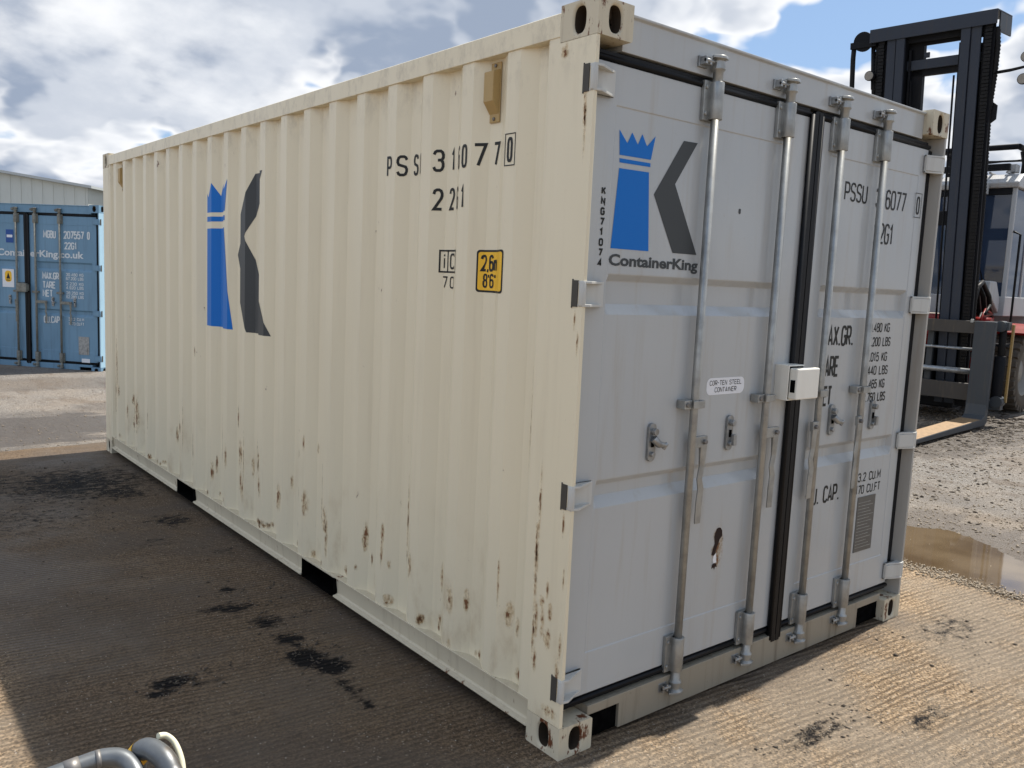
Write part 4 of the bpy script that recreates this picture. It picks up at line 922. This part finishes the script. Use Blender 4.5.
# hose sheave on the far side and its drop
q = MB(); q.cyl(mp(.05, 4.86, 4.82), mp(.11, 4.86, 4.82), .135, 'mast2', 26); mbox(q, 4.66, 5.03, 4.73, 4.82, .03, .13, 'mast2'); FB(q, 'hose_sheave')
q = MB(); q.tube([mp(.08, 4.99, 4.80), mp(.08, 5.0, 4.6), mp(.08, 4.98, 3.0), mp(.1, 4.8, 1.5)], .035, 'hose', 10); q.tube([mp(.1, 4.72, 4.74), mp(.1, 4.70, 4.3), mp(.1, 4.63, 3.6)], .03, 'hose', 10); FB(q, 'hose', bevel=0)
def lamp(y, h, ya, ha, dn):
    q = MB(); q.tube([mp(.1, ya, ha), mp(.1, (y + ya) / 2, ha + .01), mp(.08, y, ha + .03), mp(.06, y, h)], .016, 'hose', 8)
    q.tube([mp(.10, y, h), mp(.05, y, h), mp(-.02, y, h), mp(-.04, y, h)], .06, 'mast2', 16, rs=[.035, .06, .07, .068]); q.cyl(mp(-.041, y, h), mp(-.047, y, h), .06, 'rim', 16)
    FB(q, 'work_lamp', bevel=0)
lamp(4.70, 4.32, 4.52, 4.12, 1); lamp(2.72, 4.03, 3.1, 4.16, 1); lamp(2.70, 4.30, 3.1, 4.17, 1)
q = MB(); q.prism([(3.28, 3.9), (3.05, 4.08), (3.05, 4.26), (3.28, 4.45)], 'x', 10.28, 10.31, 'mast2'); FB(q, 'lamp_bracket')
# carriage and forks
q = MB(); q.box(10.2, 10.29, 2.93, 4.87, 1.235, 1.405, 'carr_bar'); q.box(10.2, 10.29, 2.93, 4.87, .32, .55, 'carr_bar'); q.box(10.30, 10.38, 2.90, 3.0, .25, 1.40, 'carr'); q.box(10.30, 10.38, 4.80, 4.9, .25, 1.40, 'carr')
q.box(10.31, 10.36, 3.55, 3.63, .3, 1.38, 'carr'); q.box(10.31, 10.36, 4.2, 4.28, .3, 1.38, 'carr')
for yy in (3.55, 4.22): q.box(10.37, 10.6, yy, yy + .05, .35, 1.3, 'mast2')
q.box(10.19, 10.2, 3.02, 3.06, 1.38, 1.43, 'galv'); FB(q, 'carriage', bevel=.006)
q = MB(); q.cyl((10.22, 2.95, 1.02), (10.22, 4.85, 1.02), .020, 'galv', 12); q.cyl((10.23, 2.95, .715), (10.23, 4.85, .715), .04, 'galv', 14); FB(q, 'fork_shaft', bevel=0)
q = MB(); q.tube([(10.4, 2.70, .30), (10.4, 2.70, .95)], .07, 'mast2', 14); q.tube([(10.4, 2.70, .95), (10.4, 2.70, 1.30)], .045, 'hose', 12); q.box(10.33, 10.46, 2.62, 2.92, 1.30, 1.41, 'carr'); q.box(10.34, 10.46, 2.62, 2.92, .22, .34, 'carr')
q.cyl((10.32, 2.68, .33), (10.50, 2.68, .33), .080, 'carr', 14); q.cyl((10.31, 2.72, 1.35), (10.48, 2.72, 1.35), .075, 'carr', 14); q.box(10.44, 10.49, 2.585, 2.615, .32, 1.38, 'brass'); FB(q, 'side_shift_cylinder')
def fork(y0, y1):
    q = MB(); q.prism([(10.19, .055), (10.185, 1.41), (10.10, 1.41), (10.095, .30), (10.06, .16), (9.95, .115), (7.25, .075), (7.1, .06), (7.1, .045), (7.3, .030), (9.9, .022), (10.12, .025)], 'y', y0, y1, 'carr')
    q.box(7.35, 9.9, y0 + .004, y1 - .004, .060, .0765, 'fork_top') if False else None
    o = FB(q, 'fork', bevel=.006)
    return o
for a, b_ in ((2.72, 2.975), (4.72, 4.975)):
    o = fork(a, b_)
    q = MB(); x0, x1 = 7.30, 9.90
    za = lambda x: .0785 + (x - 7.25) * (.115 - .075) / 2.7
    q.add([(x0, a + .006, za(x0)), (x1, a + .006, za(x1)), (x1, b_ - .006, za(x1)), (x0, b_ - .006, za(x0)), (x0, a + .006, za(x0) - .003), (x1, a + .006, za(x1) - .003), (x1, b_ - .006, za(x1) - .003), (x0, b_ - .006, za(x0) - .003)], [(0, 1, 2, 3), (7, 6, 5, 4), (0, 4, 5, 1), (1, 5, 6, 2), (2, 6, 7, 3), (3, 7, 4, 0)], 'fork_top')
    q.v = [(p[0] - FO[0], p[1] - FO[1], p[2] - FO[2]) for p in q.v]; q.build('worn_blade_face', o)
# wheels
def wheel(cx, y0, y1, r, side):
    def lathe(q, prof, m, n=48):
        b0 = len(q.v)
        for k in range(n):
            t = 2 * math.pi * k / n
            for (y, rr_) in prof: q.v.append((cx + rr_ * math.cos(t), y, r + rr_ * math.sin(t)))
        L = len(prof)
        for k in range(n):
            for i in range(L - 1):
                j = (k + 1) % n; q.face([b0 + k * L + i, b0 + j * L + i, b0 + j * L + i + 1, b0 + k * L + i + 1], m, True)
    W_ = y1 - y0
    q = MB(); lathe(q, [(y0 + .05, r * .56), (y0 + .01, r * .64), (y0, r * .78), (y0 + .02, r * .90), (y0 + .06, r * .955), (y1 - .06, r * .955), (y1 - .02, r * .90), (y1, r * .78), (y1 - .01, r * .64), (y1 - .05, r * .56)], 'tyre')
    n = 26
    for k in range(n):
        for hh in (0, 1):
            t = 2 * math.pi * (k + .5 * hh) / n; X = Matrix.Translation((cx, 0, r)) @ Matrix.Rotation(-t, 4, 'Y') @ Matrix.Translation((r * .955, 0, 0))
            ya, yb = (y0 + .005, y0 + W_ * .46) if hh == 0 else (y1 - W_ * .46, y1 - .005)
            q.box(-.06, r * .045, ya, yb, -.042, .042, 'tyre', X @ Matrix.Shear('XZ', 4, (0, 0)) if False else X)
    q.recalc = True; rim_parent = FB(q, 'wheel', bevel=.008)
    q = MB(); s = 1
    f = y0 if side < 0 else y1; d = 1 if side < 0 else -1
    lathe(q, [(f + d * .035, r * .60), (f + d * .02, r * .585), (f + d * .035, r * .55), (f + d * .16, r * .50), (f + d * .17, r * .32), (f + d * .10, r * .28), (f + d * .08, r * .12), (f + d * .08, .001)], 'rim')
    for k in range(10):
        t = 2 * math.pi * k / 10; px, pz = cx + r * .4 * math.cos(t), r + r * .4 * math.sin(t); q.cyl((px, f + d * .135, pz), (px, f + d * .175, pz), .018, 'dark_steel', 6)
    q.v = [(p[0] - FO[0], p[1] - FO[1], p[2] - FO[2]) for p in q.v]; q.build('rim', rim_parent)
wheel(12.42, 2.86, 3.26, .62, -1); wheel(12.42, 4.62, 5.02, .62, 1); wheel(14.9, 2.9, 3.2, .52, -1); wheel(14.9, 4.6, 4.9, .52, 1)
# chassis
q = MB(); q.prism([(11.3, .55), (11.3, 1.15), (11.6, 1.40), (12.1, 1.45), (12.1, 1.2), (14.2, 1.2), (14.2, .45), (12.8, .35), (11.6, .35)], 'y', 3.30, 4.56, 'red'); q.box(10.75, 11.28, 3.35, 4.5, .12, .85, 'mast2'); FB(q, 'chassis', bevel=.02)
q = MB(); q.prism([(14.2, .42), (14.2, 1.75), (14.6, 1.85), (15.7, 1.6), (15.9, 1.2), (15.8, .5)], 'y', 3.25, 4.57, 'red'); FB(q, 'counterweight', bevel=.05)
q = MB(); q.prism([(13.9, 1.2), (13.9, 1.95), (14.6, 1.95), (14.6, 1.86), (14.2, 1.76), (14.2, 1.2)], 'y', 3.3, 4.5, 'truck_white'); FB(q, 'engine_hood', bevel=.02)
for y0, y1 in ((2.74, 3.24), (4.58, 5.08)):
    q = MB(); arc = [(12.42 + .74 * math.cos(R(a)), .62 + .74 * math.sin(R(a))) for a in range(25, 126, 10)]; arc2 = [(12.42 + .70 * math.cos(R(a)), .62 + .70 * math.sin(R(a))) for a in range(125, 24, -10)]
    q.prism(arc + arc2, 'y', y0, y1, 'red'); FB(q, 'mudguard', bevel=.004)
q = MB(); q.prism([(11.62, 1.80), (11.62, 1.98), (11.95, 1.98), (12.18, 1.72), (12.18, 1.50)], 'y', 3.28, 3.62, 'truck_white'); FB(q, 'front_cowl', bevel=.02)
q = MB()
for y0, s in ((3.46, 0), (3.54, .07), (3.40, .12), (3.32, .2), (3.24, .26)): q.tube([(10.75, y0, 1.15 + s), (10.95, y0, 1.75 + s * .5), (11.2, y0 + .02, 1.95), (11.5, y0, 1.75), (11.7, y0, 1.4)], .035, 'hose', 10)
q.tube([(10.95, 3.40, 1.40), (10.98, 3.44, 1.80), (10.98, 3.46, 1.98)], .09, 'hose', 12, rs=[.15, .13, .06]); q.tube([(10.98, 3.46, 1.98), (10.98, 3.46, 2.0), (10.98, 3.46, 2.14), (10.98, 3.46, 2.18)], .08, 'mast2', 12, rs=[.05, .085, .085, .04]); FB(q, 'hose', bevel=0)
q = MB(); q.tube([(10.7, 3.45, .95), (11.7, 3.45, 1.45)], .07, 'red', 14); q.tube([(10.6, 3.45, .9), (10.9, 3.45, 1.05)], .035, 'galv', 10); FB(q, 'tilt_cylinder', bevel=0)
q = MB()
for k in range(11): q.tube([(10.62 + .06 * k, 2.98 + .07 * k, .7 + .09 * (k % 4)), (10.9 + .05 * k, 3.12 + .03 * k, 1.0 + .05 * k), (11.2, 3.2 + .04 * k, 1.15 + .03 * k), (11.5, 3.4, 1.35)], .024, ('red', 'hose', 'brass')[k % 3], 8)
for k in range(6): q.tube([(10.75, 3.05 + .05 * k, 1.5 - .1 * k), (11.1, 3.1 + .05 * k, 1.62 - .06 * k), (11.6, 3.2, 1.5)], .02, ('hose', 'red')[k % 2], 8)
q.box(10.9, 11.25, 3.32, 3.6, 1.2, 1.5, 'red'); q.box(10.85, 11.0, 3.1, 3.3, 1.05, 1.3, 'mast2'); q.cyl((10.9, 3.0, 1.38), (10.9, 3.28, 1.38), .07, 'red', 12); q.cyl((11.25, 2.95, 1.30), (11.25, 3.3, 1.30), .05, 'brass', 12)
FB(q, 'pipework', bevel=0)
# cab
x0, x1, y0, y1, zb, zt = 12.2, 13.85, 3.22, 4.42, 1.46, 3.40
q = MB(); q.prism([(x0 - .05, zt), (x0 - .08, zt + .08), (x0 + .15, zt + .22), (x1 - .1, zt + .24), (x1 + .05, zt + .1), (x1 + .05, zt)], 'y', y0 - .04, y1 + .04, 'truck_white'); 
for k in range(4): q.box(x0 + .05, x1 - .05, y0 + .16 + .24 * k, y0 + .20 + .24 * k, zt + .225, zt + .262, 'truck_white')
FB(q, 'cab_roof', bevel=.02)
q = MB()
for xx in (x0, x1 - .07, x0 + .80):
    for yy in (y0, y1 - .06): q.box(xx, xx + .07, yy, yy + .06, 1.75, zt, 'truck_white')
q.box(x0 - .002, x1 + .002, y0 - .004, y1 + .004, zb, 1.76, 'truck_white'); q.box(x0 - .01, x0 + .05, y0 + .06, y1 - .06, zt - .10, zt - .002, 'mast2'); FB(q, 'cab_frame', bevel=.01)
q = MB(); q.box(x0 + .02, x0 + .028, y0 + .061, y1 - .061, 1.761, zt - .002, 'glass'); q.box(x1 - .04, x1 - .032, y0 + .061, y1 - .061, 1.761, zt - .002, 'glass')
q.box(x0 + .071, x0 + .799, y0 + .02, y0 + .028, 1.761, zt - .002, 'glass'); q.box(x0 + .871, x1 - .071, y0 + .02, y0 + .028, 1.761, zt - .002, 'glass'); q.box(x0 + .071, x1 - .071, y1 - .03, y1 - .022, 1.761, zt - .002, 'glass'); FB(q, 'cab_window', bevel=0)
q = MB(); q.box(13.0, 13.5, 3.7, 4.25, 1.765, 2.15, 'seat'); q.box(13.42, 13.58, 3.7, 4.25, 2.15, 2.95, 'seat'); q.box(12.35, 12.6, 3.65, 4.3, 1.765, 2.45, 'seat'); q.tube([(12.6, 3.97, 2.2), (12.75, 3.97, 2.45)], .03, 'hose', 8); FB(q, 'seat_and_dash', bevel=.02)
q = MB()
for dz, r_ in ((.62, .045), ):
    q.tube([(x0 + .08, y0 + .06, zt + dz), (x1 - .1, y0 + .06, zt + dz), (x1 - .1, y1 - .06, zt + dz), (x0 + .08, y1 - .06, zt + dz), (x0 + .08, y0 + .06, zt + dz)], r_, 'mast2', 10)
for xx in (x0 + .5, x1 - .2):
    for yy in (y0 + .06, y1 - .06): q.tube([(xx, yy, zt + .60), (xx, yy, zt + .42), (xx, yy, zt + .2)], .05, 'mast2', 10, rs=[.09, .05, .06])
q.box(x0 + .02, x0 + .10, y0 + .14, y1 - .1, zt + .27, zt + .37, 'mast2'); q.box(x0 + .2, x0 + .4, y0 + .10, y0 + .22, zt + .26, zt + .38, 'truck_white'); FB(q, 'cab_guard', bevel=.01)
q = MB(); q.box(x0 - .16, x0 - .10, y0 + .36, y0 + .5, zt - .1, zt + .06, 'truck_white'); q.tube([(x0 - .1, y0 + .43, zt), (x0, y0 + .43, zt)], .015, 'hose', 8); FB(q, 'mirror')
q = MB(); q.tube([(x0 - .02, y0 + .3, 1.9), (x0 - .03, y0 + .5, 2.5), (x0 - .02, y0 + .42, 3.1)], .012, 'hose', 6); FB(q, 'wiper', bevel=0)
q = MB(); q.tube([(x0 + .06, y0 - .10, 1.3), (x0 + .06, y0 - .10, 2.7), (x0 + .06, y0, 2.75)], .018, 'hose', 8); q.box(11.55, 11.9, 3.0, 3.38, 1.02, 1.06, 'mast2'); q.box(12.75, 13.3, 2.95, 3.4, .55, .60, 'mast2'); q.box(12.75, 13.3, 2.98, 3.4, .95, 1.0, 'mast2'); FB(q, 'grab_rail_and_step', bevel=.003)

# ------------------------------------------------------------------ bent tube in the near left corner
TO = (-1.5, -.14, 0)
th = thing('tube_stand', 'bent grey steel tube stand with a yellow sticker and a scrap of rope', 'tube stand', TO)
def TB(q, name, parent=None, bevel=0, dx=0.):
    q.v = [(a - TO[0] + dx, b_ - TO[1], c_ - TO[2]) for a, b_, c_ in q.v]; return q.build(name, parent or th, bevel)
M['tube'] = metal('scuffed_steel_tube', (.15, .162, .172), .40, .6, .7, 9.)
def smooth(P, sub=8):
    out = []; n = len(P)
    for i in range(n - 1):
        p0, p1, p2, p3 = Vector(P[max(i - 1, 0)]), Vector(P[i]), Vector(P[i + 1]), Vector(P[min(i + 2, n - 1)])
        for k in range(sub):
            t = k / sub; out.append(.5 * ((2 * p1) + (p2 - p0) * t + (2 * p0 - 5 * p1 + 4 * p2 - p3) * t * t + (3 * p1 - p0 - 3 * p2 + p3) * t ** 3))
    return out + [Vector(P[-1])]
q = MB(); q.tube(smooth([(-2.10, -.10, 0.0), (-2.10, -.10, .40), (-2.05, -.10, .49), (-1.95, -.10, .535), (-1.76, -.098, .548), (-1.56, -.095, .566), (-1.500, -.100, .570), (-1.465, -.125, .562), (-1.452, -.175, .53), (-1.450, -.215, .44), (-1.45, -.23, 0.0)]), .021, 'tube', 20); TB(q, 'tube_hoop')
q = MB(); q.cyl((-1.585, -.0955, .5635), (-1.555, -.0955, .5665), .0222, 'dark_steel', 20); q.cyl((-1.522, -.098, .569), (-1.512, -.099, .5695), .0224, 'dark_steel', 20); TB(q, 'clamp_band')
q = MB(); q.tube(smooth([(-1.435, -.07, .0), (-1.435, -.075, .42), (-1.434, -.088, .53), (-1.426, -.115, .572), (-1.408, -.15, .578), (-1.392, -.20, .555), (-1.385, -.25, .46), (-1.385, -.27, .0)]), .024, 'tube', 20); TB(q, 'tube_hoop')
q = MB(); q.tube([(-1.4335, -.094, .548), (-1.4265, -.113, .5705)], .0258, 'yellow', 20, caps=False); TB(q, 'yellow_sticker')
M['rope'] = flat('white_rope', (.62, .60, .45), .8, 0, .3)
q = MB(); q.tube(smooth([(-1.395, -.125, .600), (-1.375, -.120, .592), (-1.360, -.135, .575), (-1.357, -.17, .55), (-1.362, -.20, .52)]), .007, 'rope', 10); TB(q, 'rope')
